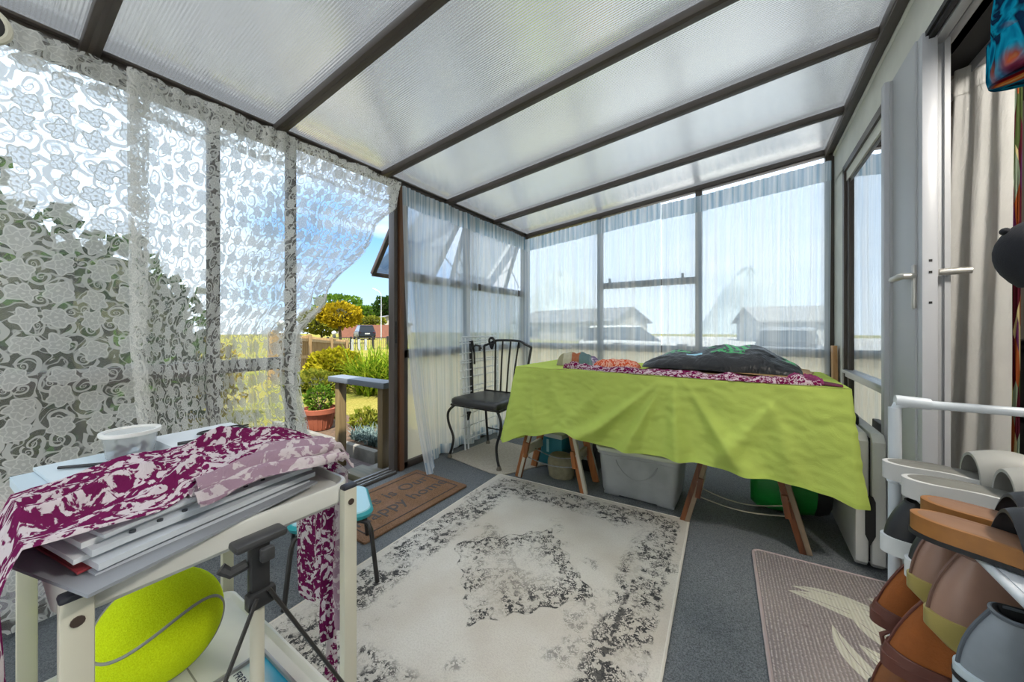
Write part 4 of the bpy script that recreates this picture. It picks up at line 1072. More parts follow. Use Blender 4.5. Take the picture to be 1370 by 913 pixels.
flat(-1.145, .160, .17, .15, ZT + .0185, .006, .08, plain('pale_paper', '#c5d3dc', .6), 'notepad', 'pale blue notepad on the box file', 'notepad')
flat(-1.035, .10, .06, .10, ZT + .019, .004, .0, plain('salmon_card', '#c99384', .7), 'card', 'small salmon pink card at the edge of the box file', 'card')
q = MB(); q.tube([(-1.16, .105, ZT + .029), (-1.08, .20, ZT + .029)], [.003, .0045], 8); tag(q.build('pen', plain('black_pen', '#1c1e24', .4)), 'black pen lying on the pale blue notepad', 'pen')
flat(-1.125, .335, .18, .165, ZT, .045, .05, plain('white_box', '#cfd4d9', .5), 'paper_box', 'flat white box at the far back corner of the trolley tray', 'box')
# tub with lid
T = thing('plastic_tub', (-1.15, .205, ZT + .026), 'round clear plastic tub with a white lid on the pale blue notepad', 'tub')
t = NT('clear_tub'); mtub = t.out(t.mixs(.35, t.n('ShaderNodeBsdfTransparent', {0: (.95, .96, .97, 1)}).outputs[0], t.mixs(.6, t.pbr(rgb('#d5d8da'), .15), t.n('ShaderNodeBsdfTranslucent', {0: rgb('#d5d8da')}).outputs[0])))
c = (-1.15, .205, ZT + .026)
MB().lathe([(0, .001), (.036, .001), (.038, .004), (.044, .054), (.046, .054)], c, 32).build('cup', mtub, T, ang=50)
MB().lathe([(0, .053), (.041, .053), (.043, .058), (.049, .058), (.0495, .053), (.048, .050)], c, 32).build('lid', plain('white_lid', '#dcdcd9', .3), T, ang=50)
q = MB()
for k in range(14): q.sphere((c[0] + rnd.uniform(-.028, .028), c[1] + rnd.uniform(-.028, .028), c[2] + .008 + rnd.uniform(0, .012)), (.008, .006, .005), 8, 6)
tag(q.build('beads', plain('mixed_beads', '#8a7d86', .3, .3, nscale=80, namp=.5)), 'small mixed beads inside the clear plastic tub', 'beads', kind='stuff')
# glasses and pens behind the scarf
T = thing('glasses', (-1.10, .36, ZT + .046), 'folded black glasses on the flat white box', 'glasses')
zz = ZT + .052
for y in (.335, .385): MB().tube([(-1.12 + .016 * math.cos(t), y + .021 * math.sin(t), zz) for t in [2 * PI * k / 20 for k in range(20)]], .0022, 6, closed=True).build('rim', m_black, T)
MB().tube([(-1.12, .356, zz + .004), (-1.12, .364, zz + .004)], .002, 6).build('bridge', m_black, T)
for y in (.312, .408): MB().tube([(-1.118, y, zz), (-1.09, y, zz + .006), (-1.075, .36 + (.36 - y) * .9, zz + .004)], .002, 6).build('temple', m_black, T)
q = MB(); q.tube([(-1.075, .265, ZT + .049), (-1.055, .40, ZT + .049)], [.0035, .004], 8); tag(q.build('pen', bpy.data.materials['black_pen']), 'black pen lying beside the folded glasses', 'pen')

# ---- burgundy scarf over the paper, its end hanging behind the tray
m_scarf2 = scarf_mat('burgundy_print_large', '#6f2250', '#d0c6ca', 36., .50)
m_mauve = scarf_mat('washed_out_reverse', '#9c8290', '#c7bcbd', 20., .5)
T = thing('scarf', (-.85, .24, ZT), 'burgundy and white patterned scarf heaped over the papers on the trolley', 'scarf')
def heap(u, v):
    """u from the near end (hanging over the tray end) to the far end; v from front to back"""
    y = lerp(.045, .435, clamp((u - .22) / .78))
    xf = interp([(0, -.655), (.12, -.648), (.22, -.645), (.4, -.655), (.55, -.70), (.75, -.735), (1, -.715)], u)
    xb = interp([(0, -.86), (.22, -.90), (.4, -.94), (.6, -.96), (.8, -.93), (1, -.80)], u)
    x = lerp(xf, xb, v) + .012 * nz(u * 6, v * 4, 2)
    body = math.sin(PI * clamp(v)) ** .55
    H = interp([(0, .012), (.22, .016), (.45, .024), (.65, .026), (.85, .020), (1, .006)], u)
    z = ZP + .006 - .036 * sstep(.5, 1., v) * 0 + H * body
    z -= .035 * sstep(.6, 1., v)
    w1 = 2.4 * v + .8 * u + .55 * nz(u * 2.5, v * 2, 4); w2 = 4.6 * v - 1.3 * u + .6 * nz(u * 3, v * 3, 8)
    fold = .017 * (1 - 1.6 * abs(math.sin(PI * w1))) + .009 * (1 - 1.6 * abs(math.sin(PI * w2))) + .007 * nz(u * 8, v * 8, 11.)
    z += fold * (.35 + .65 * body) * (1 if u > .1 else .6)
    if u < .22:
        k = (.22 - u) / .22; y = .045 - .028 * math.sin(PI / 2 * min(1, k * 2)) - .012 * math.sin(v * 22) * k; z -= .19 * max(0, k - .12) + .05 * k * k; x += .06 * k * (.5 - v) * -1 * .5
    if u > .93: z -= (u - .93) / .07 * .035
    return (x, y, z)
q = MB(); q.sheet(heap, 150, 70, lambda u, v: (u * .62, v * .5)); q.build('heap', m_scarf2, T, ang=80)
def rev(u, v):
    y = lerp(.19, .442, u); c = interp([(0, -.70), (.4, -.745), (1, -.725)], u); w_ = lerp(.02, .055, math.sin(PI * min(u * .8 + .1, 1)))
    a = PI * v
    z = ZP + .008 + .016 * math.sin(a) * (.5 + .5 * math.sin(PI * min(1, u + .1))) + .005 * math.sin(v * 19 + u * 6) + .004 * math.sin(PI * u) - .03 * sstep(.9, 1, u)
    return (c + w_ * math.cos(a) + .004 * nz(u * 8, v * 5), y, z)
q = MB(); q.sheet(rev, 60, 24, lambda u, v: (u * .3, v * .14)); q.build('reverse_fold', m_mauve, T, ang=80)
q = MB(); q.sheet(lambda u, v: (lambda p: (p[0] + .028, p[1] - .008, p[2] - .012))(rev(u, v)), 60, 24, lambda u, v: (u * .3 + .4, v * .14)); q.build('reverse_fold', m_mauve, T, ang=80)
def hang(x0, x1, y, z1f, nf, ph, uo):
    def f(u, v):
        z = lerp(.672, z1f(u), v); x = lerp(x0, x1, u) + .012 * (.5 - u) * v
        return (x, y + .011 * math.sin(u * nf * 2 * PI + ph + .6 * v) * (.5 + .5 * v) + .006 * nz(u * 5, v * 4, ph), z)
    q = MB(); q.sheet(f, 50, 50, lambda u, v: (u * abs(x1 - x0) * 1.5 + uo, v * .36)); return q
hang(-1.0, -.845, .478, lambda u: .325 + .02 * math.sin(u * 9), 2, .3, 0).build('hanging_end', m_scarf2, T, ang=80)
hang(-.850, -.800, .466, lambda u: .262 + .012 * u, 1, 2., .5).build('hanging_end', m_scarf2, T, ang=80)
hang(-.842, -.808, .474, lambda u: .165 - .02 * u, 1, 1., .8).build('hanging_end', m_scarf2, T, ang=80)
hang(-.808, -.742, .472, lambda u: .325 - .03 * u, 1.5, 1.2, 1.2).build('hanging_end', m_mauve, T, ang=80)
q = MB(); q.sheet(lambda u, v: (lerp(-1.0, -.745, u) + .02 * (.5 - u) * (1 - v), lerp(.40, .476, v) , lerp(.705, .672, v) + .022 * math.sin(PI * v) + .004 * math.sin(u * 40)), 40, 12, lambda u, v: (u * .25, v * .1)); q.build('hanging_end', m_scarf2, T, ang=80)
# low teal stool behind the trolley
T = thing('stool', (-1.435, .835, 0), 'low teal stool with bent black metal legs behind the trolley', 'stool', rz=math.radians(-29)); local(T)
R = lambda w_, d_, z_: [Vector((x, y, z_)) for x, y in rrect(w_, d_, .05, 6)]
q = MB(); q.loft([R(.24, .26, .242), R(.28, .29, .248), R(.29, .30, .263), R(.275, .285, .272)]); q.build('seat', plain('teal_plastic', '#1d8f96', .4), T)
q = MB(); q.loft([R(.27, .28, .271), R(.265, .275, .276), R(.2, .2, .277)]); q.build('seat_top', plain('pale_aqua', '#9dc7d0', .4), T)
m_leg = plain('black_tube', '#232221', .4)
for sx in (-1, 1):
    for sy in (-1, 1):
        MB().tube([(sx * .09, sy * .04, .236), (sx * .12, sy * .10, .236), (sx * .135, sy * .125, .23), (sx * .148, sy * .135, .205), (sx * .178, sy * .155, .010)], .0085, 10).build('leg', m_leg, T)
# ================================================================ shoe rack with shoes (beside the camera, by the house door)
m_pvc = plain('white_plastic_tube', '#bfc5ca', .35); m_dkshelf = plain('white_shelf', '#c6cbd0', .45)
KX0, KX1, KY0, KY1 = .262, .50, .28, 1.065
SH = [.70, .555, .41, .265, .12]
T = thing('shoe_rack', ((KX0 + KX1) / 2, (KY0 + KY1) / 2, 0), 'white tube shoe rack full of shoes beside the house door', 'shoe rack')
for x in (KX0, KX1):
    for y in (KY0, KY1):
        p = MB().tube([(x, y, 0), (x, y, .835)], .0105, 14).build('post', m_pvc, T)
        for z in SH: MB().lathe([(.0105, -.022), (.0128, -.02), (.0128, .02), (.0105, .022)], (x, y, z), 14).build('joint', m_pvc, p)
for y in (KY0, KY1):
    MB().tube([(KX0 - .001, y, .825), (KX0 + .004, y, .84), (KX0 + .02, y, .846), (KX1 - .02, y, .846), (KX1 - .004, y, .84), (KX1, y, .825)], .0085, 12).build('top_rail', m_pvc, T)
    MB().tube([(KX0, y, .85), (KX0 + .05, y, .847)], .0115, 12).build('joint', m_pvc, T)
for z in SH:
    for x in (KX0, KX1): MB().tube([(x, KY0, z - .006), (x, KY1, z - .006)], .0055, 10).build('side_rail', m_pvc, T)
    MB().span((KX0 + .004, KY0, z - .004), (KX1 - .004, KY1, z - .001)).build('shelf', m_dkshelf, T, ang=0)

def outline(L, Wd, n=56, toe=1., heel=1.):
    """footprint, heel at x=0, toe towards +x"""
    out = []
    def hw(s):
        if s < .17: k = .67 * math.sqrt(max(0, 1 - ((.17 - s) / .17) ** 2))
        elif s > .78: k = .98 * math.sqrt(max(0, 1 - ((s - .78) / .22) ** 2.4))
        else: k = interp([(.17, .67), (.35, .66), (.55, .82), (.70, .98), (.78, .98)], s)
        return Wd / 2 * k
    h = n // 2
    for k in range(h): 
        s = (1 - math.cos(PI * k / h)) / 2; out.append((s * L, hw(s)))
    for k in range(h):
        s = 1 - (1 - math.cos(PI * k / h)) / 2; out.append((s * L, -hw(s)))
    return out
def shoe(name, label, group, loc, rz, spec):
    """loc = heel on the shelf; the toe points along +x before the turn"""
    T = thing(name, loc, label, spec.get('cat', 'shoe'), group, rz=rz); local(T)
    L, W = spec.get('L', .25), spec.get('W', .085); ol = outline(L, W)
    hs, ts = spec.get('heel', .03), spec.get('toe', .02); z0 = .001
    lift = lambda x: lerp(hs, ts, sstep(.25 * L, .6 * L, x))
    ms, mu = spec['sole'], spec['upper']; k = 0
    # sole: follows the footprint, thicker at the heel
    ins = spec.get('inset', .96)
    R0 = [Vector((x, y, z0)) for x, y in ol]
    if spec.get('wedge'): R0 = [Vector((.02 + x * .93, y * .9, z0)) for x, y in ol]
    R1 = [Vector((x, y, lift(x) * .5)) for x, y in ol]; R2 = [Vector((x, y, lift(x))) for x, y in ol]
    R3 = [Vector((L / 2 + (x - L / 2) * .99, y * .95, lift(x) + .0008)) for x, y in ol]
    so = MB().loft([R0, R1, R2, R3]).build('sole', ms, T, ang=50)
    if spec.get('outsole'):
        MB().loft([[Vector((L / 2 + (x - L / 2) * 1.012, y * 1.04, z)) for x, y in ol] for z in (z0 - .0005, spec.get('outz', .007))]).build('outsole', spec['outsole'], T, ang=50)
    if spec.get('band'):
        a, b, m = spec['band']
        MB().loft([[Vector((L / 2 + (x - L / 2) * 1.006, y * 1.02, lift(x) * f)) for x, y in ol] for f in (a, b)], False, False).build('sole_band', m, T, ang=50)
    if spec.get('slide'):
        # open slide: arched strap over the front half
        fb = MB().loft([[Vector((L / 2 + (x - L / 2) * .94, y * .9, lift(x) + .0009)) for x, y in ol], [Vector((L / 2 + (x - L / 2) * .92, y * .86, lift(x) + .0016)) for x, y in ol]]).build('footbed', spec['footbed'], T, ang=50)
        for a, b, h in spec['straps']:
            def f(u, v, o=0.):
                s = lerp(a, b, v) + spec.get('skew', 0) * (u - .5); x = s * L; ww = W / 2 * interp([(0, .6), (.35, .70), (.7, 1.03), (1, .8)], s) + .004
                th = PI * u; hh = h * (1 - .25 * (v - .5) ** 2 * 4)
                return Vector((x, ww * math.cos(th) * (1 + .0 * o) + o * math.cos(th), lift(x) * .35 + (hh + lift(x) * .65) * math.sin(th) ** .8 + o * math.sin(th)))
            q = MB(); q.sheet(lambda u, v: f(u, v, .003), 24, 8); q.sheet(lambda u, v: f(1 - u, v, -.002), 24, 8)
            q.sheet(lambda u, v: f(u, 0, lerp(-.002, .003, v)), 24, 1); q.sheet(lambda u, v: f(1 - u, 1, lerp(-.002, .003, v)), 24, 1)
            q.build('strap', spec['strap_mat'], T, ang=50)
        return T
    H = spec.get('H', .09); top = spec.get('collar', .45); rings = []
    # upper: rings rise from the sole; the toe end draws back to the ankle
    for t_ in (0, .12, .28, .45, .6, .75, .88, 1.0):
        z = t_ * H
        xf = L * interp([(0, .985), (.2, .95), (.4, .80), (.6, .62), (.8, top + .06), (1, top)], t_); xh = .004 + L * spec.get('lean', .02) * t_ + .006 * math.sin(PI * t_) * -1
        wk = interp([(0, .97), (.3, .98), (.6, .86), (1, spec.get('cw', .78))], t_)
        ring = []
        for x, y in ol:
            s = x / L; xx = lerp(xh, xf, s); f = min(1., .55 + .45 * abs(1))
            yy = y * wk * (1 if t_ < .3 else lerp(1, .9, t_))
            base = lift(xx) if t_ == 0 else lerp(lift(xx), hs, t_)
            ring.append(Vector((xx, yy, base + z - .006 * (1 - t_) + spec.get('dip', .0) * t_ * math.sin(PI * s) * -1)))
        rings.append(ring)
    def inn(r, g, dz):
        c = sum(r, Vector()) / len(r); return [Vector((c.x + (p.x - c.x) * g, c.y + (p.y - c.y) * g, p.z + dz)) for p in r]
    up = MB().loft(rings, False, False).build('upper', mu, T, ang=60)
    if spec.get('seam'):
        MB().tube([r[0] + Vector((-.001, 0, .001)) for r in rings], .0022, 6).build('back_seam', spec['seam'], T)
        q = len(rings[-1]); MB().tube([p + Vector((0, 0, .001)) for p in rings[-1]], .0028, 6, closed=True).build('collar_binding', spec['seam'], T)
    last = rings[-1]
    MB().loft([last, inn(last, .97, .004), inn(last, .90, .003), inn(last, .86, -.02), inn(last, .8, -.045)], False, True).build('lining', spec.get('lining', m_black), T, ang=60)
    if spec.get('counter'):
        m = spec['counter']; hh = spec.get('ch', .45); q = MB()
        idx = [i for i, (x, y) in enumerate(ol) if x < .30 * L]
        idx = [i for i in idx if i > len(ol) // 2] + [i for i in idx if i <= len(ol) // 2]
        n = len(idx) - 1
        def f(u, v):
            i = idx[min(n, int(round(u * n)))]; t_ = lerp(-.02, hh * (.55 + .45 * math.sin(PI * u)), v); t_ = max(0, t_)
            k_ = [0, .12, .28, .45, .6, .75, .88, 1.0]; j = max(a for a in range(8) if k_[a] <= t_ + 1e-9); j = min(j, 6)
            p = rings[j][i].lerp(rings[j + 1][i], clamp((t_ - k_[j]) / (k_[j + 1] - k_[j]))); c = Vector((L * .3, 0, p.z))
            return p + (p - c).normalized() * .0025
        q.sheet(f, n, 8); q.build('heel_counter', m, T, ang=60, solid=.002)
    if spec.get('loop'):
        zc_ = hs + H; q = MB(); lx = L * spec.get('lean', .02); q.tube([(lx + .0, 0, zc_ - .03), (lx - .016, 0, zc_ - .01), (lx - .020, 0, zc_ + .012), (lx - .008, 0, zc_ + .022), (lx + .008, 0, zc_ + .006)], .004, 8); q.build('pull_loop', spec['loop'], T)
    if spec.get('lace'):
        q = MB()
        for k_ in range(4):
            tt = .35 + .1 * k_; x = L * (.66 - .07 * k_); q.tube([(x, -.022, hs + H * tt + .010), (x - .004, 0, hs + H * tt + .020), (x, .022, hs + H * tt + .010)], .0025, 6)
        q.build('laces', spec['lace'], T)
    return T
m_gs = plain('off_white_foam', '#b8b7b3', .6); m_gf = plain('grey_footbed', '#686760', .7); m_gst = plain('grey_strap', '#8d8c86', .55)
m_cork = plain('tan_leather_platform', '#8a5a26', .55, nscale=30, namp=.2); m_ctop = plain('brown_footbed', '#7d5b43', .6, nscale=20, namp=.12); m_blk = plain('black_leather', '#1c1d20', .5); m_ink = plain('black_outsole', '#121214', .6)
m_wsole = plain('white_rubber_sole', '#c9cbc9', .55); m_rose = plain('rose_beige_leather', '#8f6f5e', .42, nscale=14, namp=.1); m_gold = plain('gold_heel', '#a39352', .4, .25)
m_suede = plain('tan_suede', '#8a4d1e', .95, nscale=14, namp=.22, bump=.3, bscale=300); m_hb = plain('dark_brown_leather', '#5e3327', .5); m_gry = plain('grey_suede', '#7b8187', .85, nscale=16, namp=.12); m_gsole = plain('pale_blue_sole', '#aebabf', .55)
m_rdk = plain('darker_rose_leather', '#6b4f42', .5); m_gdk = plain('dark_grey_suede', '#4f555b', .8)
m_bbrown = plain('brown_leather', '#7d4c27', .5, nscale=12, namp=.15); m_fluff = plain('white_fleece', '#d6d6d2', 1., nscale=80, namp=.1, bump=1., bscale=120)
slide = dict(L=.25, W=.083, heel=.034, toe=.026, sole=m_gs, upper=m_gs, slide=True, footbed=m_gf, straps=[(.46, .80, .052)], strap_mat=m_gst, cat='sandal')
clog = dict(L=.25, W=.080, heel=.030, toe=.026, sole=m_cork, upper=m_cork, outsole=m_ink, slide=True, footbed=m_ctop, straps=[(.34, .54, .045), (.62, .86, .045)], strap_mat=m_blk, cat='sandal', skew=.16)
sneak = dict(L=.25, W=.08, heel=.034, toe=.028, sole=m_wsole, upper=m_blk, H=.070, collar=.42, lean=.12, cw=.66, lining=m_ink)
wedge = dict(L=.24, W=.078, heel=.045, toe=.012, sole=m_gold, upper=m_rose, H=.088, collar=.42, lean=.13, cw=.60, lining=m_hb, lace=m_ink, seam=m_rdk, wedge=True, cat='boot')
chukka = dict(L=.26, W=.086, heel=.024, toe=.02, sole=m_hb, upper=m_suede, H=.108, collar=.46, lean=.20, cw=.62, lining=m_hb, seam=m_hb, counter=m_hb, ch=.2, cat='boot')
gsn = dict(L=.26, W=.088, heel=.036, toe=.03, sole=m_gsole, upper=m_gry, H=.075, collar=.42, lean=.10, cw=.66, lining=m_ink, seam=m_gdk, band=(.55, .75, m_ink), lace=m_ink)
boot = dict(L=.26, W=.084, heel=.03, toe=.02, sole=m_ink, upper=m_bbrown, H=.092, collar=.46, lean=.15, cw=.62, lining=m_ink, loop=m_hb, seam=m_hb, cat='boot')
RZ = lambda d: math.radians(d)
Z1, Z2, Z3, Z4 = [s + .0005 for s in SH[:4]]
def pair(name, spec, group, items):
    for (x, y, z, a), lab in items: shoe(name, lab, group, (x, y, z), RZ(a), spec)
pair('slide_sandal', slide, 'grey slides', [((.232, 1.015, Z1, 0), 'grey slide sandal beside the rack post, the further of the grey pair'), ((.236, .925, Z1, -2), 'grey slide sandal between the other grey slide and the brown sandals')])
pair('platform_sandal', clog, 'brown platform sandals', [((.236, .842, Z1, -26), 'brown platform sandal with black straps next to the grey slides'), ((.206, .772, Z1, -28), 'brown platform sandal with black straps nearer the white trainer')])
shoe('trainer', 'white ridged trainer at the right edge on the top shelf of the rack', None, (.262, .635, Z1), RZ(0), dict(sneak, upper=m_wsole, cat='shoe'))
pair('sneaker', sneak, 'black sneakers with white soles', [((.228, 1.01, Z2, 4), 'black sneaker with a thick white sole beside the rack post'), ((.240, .925, Z2, 2), 'black sneaker with a thick white sole tucked behind the rose beige boots')])
pair('ankle_boot', wedge, 'rose beige ankle boots', [((.222, .845, Z2, 4), 'rose beige ankle boot next to the black sneakers'), ((.215, .755, Z2, 0), 'rose beige ankle boot with a gold wedge heel next to the grey trainer')])
pair('trainer', gsn, 'grey trainers', [((.214, .665, Z2, -2), 'grey suede trainer with a pale sole beside the rose beige boots'), ((.21, .565, Z2, -2), 'grey suede trainer with a pale sole cut by the right edge')])
pair('suede_boot', chukka, 'tan suede boots', [((.212, 1.005, Z3, 6), 'tan suede boot with a dark heel beside the rack post'), ((.200, .885, Z3, 4), 'tan suede boot with a dark heel, the nearer of the tan pair')])
shoe('leather_boot', 'brown leather boot with a pull loop on the low shelf of the rack', None, (.205, .985, Z4), RZ(4), boot)
shoe('fleece_slipper', 'white fleece slipper poking out beside the brown boot on the low shelf', None, (.165, 1.045, Z4), RZ(-16), dict(L=.23, W=.07, heel=.02, toe=.02, sole=m_wsole, upper=m_fluff, H=.06, collar=.42, lining=m_fluff, cat='slipper')) if False else None
shoe('black_shoe', 'black shoe on the low shelf beside the brown boot', None, (.215, .89, Z4), RZ(0), dict(sneak, sole=m_ink, upper=m_blk, H=.085))

# ================================================================ things hanging and standing in the doorway
def tie_mat():
    t = NT('tie_dye'); P = t.coord(); n = t.noise(P, 9., 3, .5, 2.); m_ = t.noise(P, 6., 2, .5, 1.)
    c = t.ramp(n, [(.30, rgb('#0d1830')), (.42, rgb('#0a5a7d')), (.50, rgb('#1597b8')), (.56, rgb('#15233f')), (.70, rgb('#10455f'))])
    hot = t.ramp(n, [(.3, rgb('#3a0f1c')), (.45, rgb('#7d1220')), (.55, rgb('#d9602a')), (.62, rgb('#e8b06a'))])
    return t.out(cloth_shader(t, t.mix(t.step(.52, .60, m_), c, hot), .1))
T = thing('hanging_hat', (.47, 1.16, 1.56), 'teal and orange tie dyed bucket hat hanging in the top right corner', 'hat')
Mh = Matrix.Translation((.51, 1.15, 1.60)) @ Matrix.Rotation(-.12, 4, 'Y') @ Matrix.Rotation(.1, 4, 'X')
mt = tie_mat()
MB().lathe([(.094, -.085), (.096, -.07), (.090, .0), (.083, .005)], (0, 0, 0), 40, M=Mh).build('brim', mt, T, ang=60)
MB().lathe([(.084, .004), (.08, .05), (.074, .085), (.055, .10), (0, .103)], (0, 0, 0), 40, M=Mh).build('crown', mt, T, ang=60)
MB().tube([(.51, 1.15, 1.70), (.54, 1.15, 1.85), (.56, 1.15, 2.0)], .003, 6).build('cord', m_black, T)
T = thing('hanging_baseball_hat', (.47, 1.17, 1.10), 'black peaked cap with pale embroidery hanging at the right edge above the rack', 'hat')
cc = Vector((.498, 1.125, 1.138)); m_cap = plain('black_cotton', '#1b1c22', .9, bump=.3, bscale=300)
Mc = Matrix.Translation(cc) @ Matrix.Rotation(-.9, 4, 'Y')
rings = []
for k in range(9):
    a = PI / 2 * k / 8; r = math.cos(a); rings.append([Mc @ Vector((.075 * r * math.cos(t), .07 * r * math.sin(t), .085 * math.sin(a))) for t in [2 * PI * i / 28 for i in range(28)]])
MB().loft(rings).build('crown', m_cap, T, ang=70)
MB().sphere(Mc @ Vector((0, 0, .087)), .0075, 12, 8).build('button', m_cap, T)
q = MB(); q.sheet(lambda u, v: Mc @ Vector(((.072 + .065 * v) * math.cos((u - .5) * 2.2 - 1.2), (.068 + .06 * v) * math.sin((u - .5) * 2.2 - 1.2), .002 - .018 * v * v + .012 * v * math.cos((u - .5) * 4))), 24, 8); q.build('peak', m_cap, T, ang=70, solid=.003)
q = MB()
for a0, a1, h0, h1 in ((-2.05, -1.75, .35, .35), (-1.9, -1.9, .2, .62), (-1.68, -1.68, .25, .6), (-1.68, -1.45, .6, .45), (-1.45, -1.5, .45, .25)):
    P_ = lambda a, h: Mc @ Vector((.078 * math.cos(h) * math.cos(a), .073 * math.cos(h) * math.sin(a), .088 * math.sin(h)))
    q.tube([P_(lerp(a0, a1, i / 6), lerp(h0, h1, i / 6)) for i in range(7)], .0028, 6)
q.build('embroidery', plain('pale_thread', '#b7bec6', .8), T)
MB().tube([Mc @ Vector((.07, 0, .0)), cc + Vector((.09, .02, .10)), (.56, 1.17, 1.6), (.56, 1.19, 2.0)], .003, 6).build('cord', m_black, T)
# house curtain, patterned drape, rattan drawers beyond the doorway
def drape(A, B, A2, B2, mat, label, z0, z1, nf, amp):
    """A-B: ends of the rail seen from above, A2-B2: ends of the hem"""
    T = thing('house_curtain', ((A[0] + B[0]) / 2, (A[1] + B[1]) / 2, z0), label, 'curtain')
    def f(u, v):
        z = lerp(z1, z0, v); P = [lerp(lerp(A[i], B[i], u), lerp(A2[i], B2[i], u), v) for i in (0, 1)]
        n = Vector((B[1] - A[1], -(B[0] - A[0]))).normalized(); d = amp * (.4 + .6 * v) * math.sin(u * nf * 2 * PI + .5 * v) + .006 * nz(u * 9, v * 4)
        return (P[0] + n.x * d, P[1] + n.y * d, z)
    q = MB(); q.sheet(f, 110, 40, lambda u, v: (u * .8, v * 2)); q.build('drape', mat, T, ang=80)
    q = MB(); q.sheet(lambda u, v: (f(u, v * .05)[0] - .003, f(u, v * .05)[1] - .003, f(u, v * .05)[2]), 110, 4, lambda u, v: (u * .8, v * .1)); q.build('heading', mat, T, ang=80)
drape((.70, 2.16), (.795, 2.03), (.665, 2.27), (.785, 2.05), fabric_mat('off_white_curtain', '#e6e5e0', .3), 'plain off white curtain hanging inside the house door', .03, 2.02, 2.6, .018)
def patchy():
    t = NT('patterned_drape'); U = t.coord('UV')
    v = t.n('ShaderNodeTexVoronoi', {'Vector': U, 'Scale': 7.}); x, y, z = t.xyz(v.outputs['Color'])
    c = t.ramp(x, [(.0, rgb('#5b2330')), (.25, rgb('#8b9a86')), (.45, rgb('#cdbf8d')), (.6, rgb('#4d5a35')), (.75, rgb('#a3552f')), (.9, rgb('#5d2b55'))]); c.node.color_ramp.interpolation = 'CONSTANT'
    return t.out(cloth_shader(t, c, .1))
drape((.79, 2.12), (.84, 2.09), (.79, 2.13), (.835, 2.10), patchy(), 'patterned patchwork drape behind the off white curtain', .03, 1.985, 1.2, .012)
def rattan():
    T = thing('drawer_tower', (1.10, 2.22, 0), 'dark drawer tower with pale woven fronts inside the house', 'drawers')
    x0, x1, y0, y1 = .93, 1.35, 2.16, 2.55
    md = plain('dark_brown_frame', '#1e1b1a', .5)
    for z in (.02, .62, .90, .93): MB().span((x0, y0, z), (x1, y1, z + .025), .004).build('shelf', md, T)
    for x in (x0, x1 - .02): MB().span((x, y0 + .01, 0), (x + .02, y1, .95)).build('side', md, T)
    t = NT('woven_rattan'); P = t.coord(); x, y, z = t.xyz(P)
    wv = t.gt(t.mul(t.math('SINE', t.mul(x, 260.)), t.math('SINE', t.mul(z, 210.))), .45)
    mr_ = t.out(t.pbr(t.mix(wv, rgb('#b7ab98'), rgb('#2c2723')), .6, 0., t.bump(t.mul(t.math('SINE', t.mul(x, 260.)), t.math('SINE', t.mul(z, 210.))), .6, .004)))
    MB().span((x0 + .02, y0 - .012, .65), (x1 - .02, y0 + .3, .89), .01).build('drawer', mr_, T)
    MB().span((x0 + .02, y0 - .006, .05), (x1 - .02, y0 + .3, .61), .006).build('drawer', md, T)
    MB().span((x0 + .04, y0 + .02, .956), (x1 - .02, y0 + .25, 1.2), .03)
    tag(MB().box((1.10, 2.30, 1.05), (.30, .2, .185), bev=.04).build('cushion', plain('dusty_pink', '#8c6a60', .9, nscale=9, namp=.1)), 'dusty pink cushion on top of the drawer tower', 'cushion')
rattan()
# rim of something round hanging at the very corner of the view
T = thing('hanging_hoop', (-.885, .02, 1.40), 'cream rimmed dark round object hanging at the top left corner', 'hoop')
_c = Vector((-.885, .0095, 1.425)); _M = Matrix.Translation(_c) @ Matrix.Rotation(1.55, 4, 'Z') @ Matrix.Rotation(PI / 2, 4, 'X')
MB().tube([_M @ Vector((.026 * math.cos(2 * PI * k / 28), .026 * math.sin(2 * PI * k / 28), 0)) for k in range(28)], .005, 8, closed=True).build('rim', m_cream, T)
MB().lathe([(0, -.004), (.024, -.004), (.024, .004), (0, .004)], (0, 0, 0), 24, M=_M).build('disc', m_black, T)
MB().tube([_c + Vector((0, 0, .026)), _c + Vector((0, 0, .69))], .002, 6).build('cord', m_cream, T)
# ================================================================ garden beyond the open door
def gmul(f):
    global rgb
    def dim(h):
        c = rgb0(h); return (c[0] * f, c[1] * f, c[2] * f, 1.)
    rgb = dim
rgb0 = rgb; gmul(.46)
G = -.2
def grass_mat():
    t = NT('dry_lawn'); P = t.pos(); f = t.noise(P, 34., 4, .7); g = t.noise(P, 1.1, 3)
    c = t.mix(t.step(.3, .7, f), rgb('#8f8836'), rgb('#c4b463')); c = t.mix(t.mul(t.step(.4, .65, g), .6), c, rgb('#7f8f38'))
    return t.out(t.pbr(c, 1., 0., t.bump(f, .8, .03), .05))
def brick_mat():
    t = NT('brick_paving'); x, y, z = t.xyz(t.pos())
    b = t.n('ShaderNodeTexBrick', {'Vector': t.vec(x, y), 'Color1': rgb('#8d7f7d'), 'Color2': rgb('#75696a'), 'Mortar': rgb('#5c5653'), 'Scale': 1., 'Mortar Size': .005, 'Brick Width': .22, 'Row Height': .11})
    return t.out(t.pbr(t.mix(t.mul(t.noise(t.pos(), 14., 3), .35), b.outputs[0], rgb('#9c8f8a')), .9))
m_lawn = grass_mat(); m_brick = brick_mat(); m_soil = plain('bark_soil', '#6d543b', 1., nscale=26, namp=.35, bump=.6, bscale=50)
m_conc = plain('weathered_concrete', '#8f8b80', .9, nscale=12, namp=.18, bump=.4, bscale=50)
q = MB()
